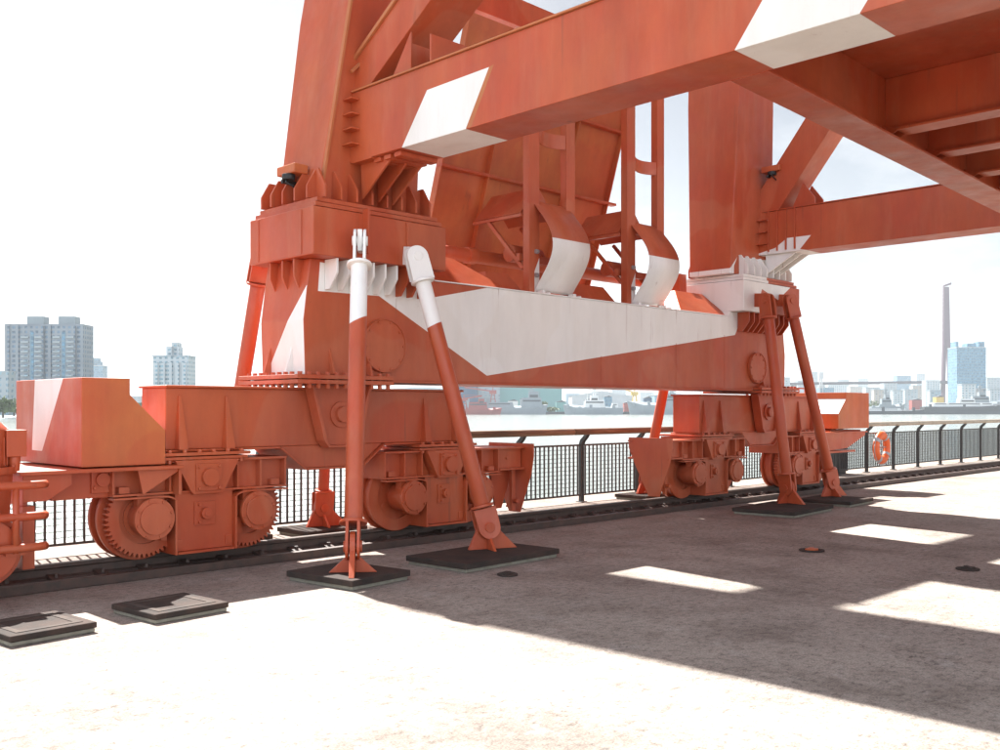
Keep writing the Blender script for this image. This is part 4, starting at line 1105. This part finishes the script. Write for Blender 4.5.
# bridge
D = 1750
t = far_thing('cable_bridge', 'cable stayed bridge with one slim purple pylon and a long thin deck', 'bridge', 946, D)
Ht = px(408-287, D)+H-BZ; zd = px(408-379, D)+H-BZ
m = MB(); m.hexa([(-9, -4, 0), (-3.5, -4, 0), (-3.5, 4, 0), (-9, 4, 0), (-5.5, -3, Ht*.56), (-.3, -3, Ht*.56), (-.3, 3, Ht*.56), (-5.5, 3, Ht*.56)])
m.hexa([(7, -4, 0), (12.5, -4, 0), (12.5, 4, 0), (7, 4, 0), (.3, -3, Ht*.56), (6.5, -3, Ht*.56), (6.5, 3, Ht*.56), (.3, 3, Ht*.56)])
m.hexa([(-5.5, -3.2, Ht*.56), (6.5, -3.2, Ht*.56), (6.5, 3.2, Ht*.56), (-5.5, 3.2, Ht*.56), (-4.5, -2.6, Ht), (4.5, -2.6, Ht), (4.5, 2.6, Ht), (-4.5, 2.6, Ht)])
m.hexa([(-4.5, -2.6, Ht), (8.5, -2.6, Ht+4), (8.5, 2.6, Ht+4), (-4.5, 2.6, Ht), (-4.5, -2.6, Ht+3), (8.5, -2.6, Ht+8), (8.5, 2.6, Ht+8), (-4.5, 2.6, Ht+3)])
m.box(-7, 10, -4, 4, zd-9, zd-4)
fp('pylon', m, 'pylon', t)
m = MB(); m.hexa([(-330, -12, zd-11.5), (500, -12, zd-2), (500, 12, zd-2), (-330, 12, zd-11.5), (-330, -12, zd-7), (500, -12, zd+2.5), (500, 12, zd+2.5), (-330, 12, zd-7)]); fp('deck', m, 'deckgrey', t)
for x in (-320, -270, -220): 
    m = MB(); m.box(x-3, x+3, -8, 8, 0, zd-11); fp('pier', m, 'fac_pale', t)
m = MB()
for k in range(9):
    x = 40+k*30; m.cyl((0, 0, Ht*(.72+.03*k)), (-x, 0, zd-3-x*.012), .16, n=4); m.cyl((0, 0, Ht*(.72+.03*k)), (x*1.2, 0, zd+1+x*.012), .16, n=4)
fp('stay_cables', m, 'metal', t)

# hazy city
tower(957, 986, 348, 1250, 'fac_blue', 'tall blue glass tower with an open crown, right of the bridge pylon', crown=[(-.5, -.4, 7), (.3, .5, 7), (-.1, .2, 5)], name='office_tower')
tower(962, 976, 385, 1180, 'fac_white', 'small white block standing before the blue glass tower')
CITY = [(762, 775, 362, 1900, 'fac_blue', 'narrow blue tower seen beside the far leg, left of the thin tower crane'),
 (776, 790, 378, 1700, 'fac_pale', 'pale square block between the far struts'),
 (798, 812, 381, 1900, 'fac_pale', 'pale block at the foot of the tower crane'),
 (828, 846, 384, 2000, 'fac_white', 'wide low white block above the far orange box'),
 (850, 862, 387, 2100, 'fac_tan', 'small tan block just right of the far orange box'),
 (866, 880, 388, 1800, 'fac_white', 'low white block under the bridge deck, third left of the pylon'),
 (884, 897, 384, 1700, 'fac_pale', 'pale block under the bridge deck, second left of the pylon'),
 (897, 911, 376, 2300, 'fac_blue', 'pale blue tower rising above the bridge deck left of the pylon'),
 (913, 926, 386, 1600, 'fac_tan', 'tan tower block close under the bridge deck'),
 (926, 940, 381, 1500, 'fac_white', 'white tower block next to the pylon foot'),
 (987, 1002, 378, 1700, 'fac_pale', 'pale tower block at the right edge of the picture'),
 (592, 608, 392, 2300, 'fac_pale', 'faint low block above the white shed'),
 (640, 654, 393, 2300, 'fac_white', 'faint white block right of the yellow crane'),
 (196, 212, 399, 1600, 'fac_pale', 'faint low block above the near equaliser beam'),
 (808, 818, 372, 2300, 'fac_pale', 'faint slim tower just left of the tower crane'),
 (820, 834, 388, 1500, 'fac_blue', 'low bluish block right under the tower crane'),
 (838, 849, 380, 2600, 'fac_pale', 'faint tower above the bridge deck over the far orange box'),
 (858, 868, 379, 2500, 'fac_white', 'faint white tower peeping over the bridge deck, far left of the pylon'),
 (874, 884, 390, 1400, 'fac_tan', 'low tan block behind the moored grey ship'),
 (893, 903, 391, 1350, 'fac_white', 'low white block right of the moored grey ship'),
 (905, 918, 390, 1450, 'fac_pale', 'low grey block in front of the pale blue tower'),
 (917, 925, 374, 2600, 'fac_pale', 'faint slim tower above the bridge deck next to the pylon'),
 (930, 941, 391, 1300, 'fac_pale', 'low grey block at the left of the pylon foot'),
 (949, 958, 376, 2000, 'fac_white', 'slim white tower between the pylon and the blue glass tower'),
 (976, 986, 389, 1250, 'fac_tan', 'low tan block at the right foot of the blue glass tower'),
 (990, 1000, 390, 1300, 'fac_white', 'low white block at the right edge above the floating dock'),
 (566, 580, 394, 2500, 'fac_blue', 'faint bluish block left of the long white shed'),
 (612, 626, 390, 2600, 'fac_pale', 'faint block just left of the yellow crane'),
 (662, 676, 389, 2500, 'fac_pale', 'faint tall block right of the yellow crane, near the far bogie')]
for (u0, u1, v, D, mt, lab) in CITY: tower(u0, u1, v, D, mt, lab)

# trees on the far bank
def far_tree(u, D, hgt, wid, label, seed):
    rnd = random.Random(seed)
    t = far_thing('broadleaf_tree', label, 'tree', u, D, group='trees on the far bank')
    m = MB(); m.cyl((0, 0, 0), (0, 0, hgt*.5), .5, .25, 8)
    for k in range(4):
        a = rnd.random()*6.3; m.cyl((0, 0, hgt*.35), (math.cos(a)*wid*.3, math.sin(a)*wid*.3, hgt*.7), .22, .08, 6)
    fp('trunk', m, 'bark', t)
    m = MB()
    for k in range(420):
        a = rnd.random()*6.283; b = rnd.random()*2-1; rr = rnd.random()**.4
        q = math.sqrt(1-b*b)
        lump = 1+.25*math.sin(3*a+seed)+.2*math.sin(5*b+seed)
        c = Vector((math.cos(a)*q*wid*.5*rr*lump, math.sin(a)*q*wid*.5*rr*lump, hgt*.62+b*hgt*.38*rr*lump))
        s_ = .5+rnd.random()*.7
        n1 = Vector((rnd.random()-.5, rnd.random()-.5, rnd.random()-.5)).normalized(); n2 = n1.orthogonal().normalized(); n3 = n1.cross(n2)
        m.face([m.bm.verts.new(c+n2*s_), m.bm.verts.new(c+n3*s_), m.bm.verts.new(c-n2*s_), m.bm.verts.new(c-n3*s_*.8)])
    o = ob('crown', m, 'leaf', t, 0, off=Vector((0, 0, 0)), recalc=False)
TREES = [(3, 420, 8, 9, 'green tree at the left edge below the grey twin block'), (14, 500, 8, 10, 'round green tree left of the near ballast box'),
 (138, 640, 7, 9, 'green tree half hidden behind the slanted corner of the near ballast box'),
 (543, 915, 11, 9, 'bright tree before the tall grey warship'), (535, 912, 6, 7, 'small bush like tree left of the bright tree'),
 (551, 914, 5, 12, 'low wide tree right of the bright tree'),
 (875, 1150, 12, 18, 'tree between the far orange box and the moored grey ship'), (965, 1120, 14, 20, 'tree at the foot of the blue glass tower'),
 (848, 1180, 10, 22, 'wide tree just right of the far orange box')]
for i, a in enumerate(TREES): far_tree(*a, seed=i+3)

# ================================================================== AIR
m = MB(); m.box(-3600, 6100, -430, 9100, -9, 420)
hz = ob('haze', m, [], None, 0)
hm = bpy.data.materials.new('haze_air'); hm.use_nodes = True; ht = hm.node_tree; ht.nodes.clear()
pv = ht.nodes.new('ShaderNodeVolumePrincipled'); pv.inputs['Color'].default_value = (.88, .94, 1, 1); pv.inputs['Density'].default_value = .00010; pv.inputs['Anisotropy'].default_value = .2
oo = ht.nodes.new('ShaderNodeOutputMaterial'); ht.links.new(pv.outputs[0], oo.inputs['Volume'])
hz.data.materials.append(hm); hz['kind'] = 'stuff'
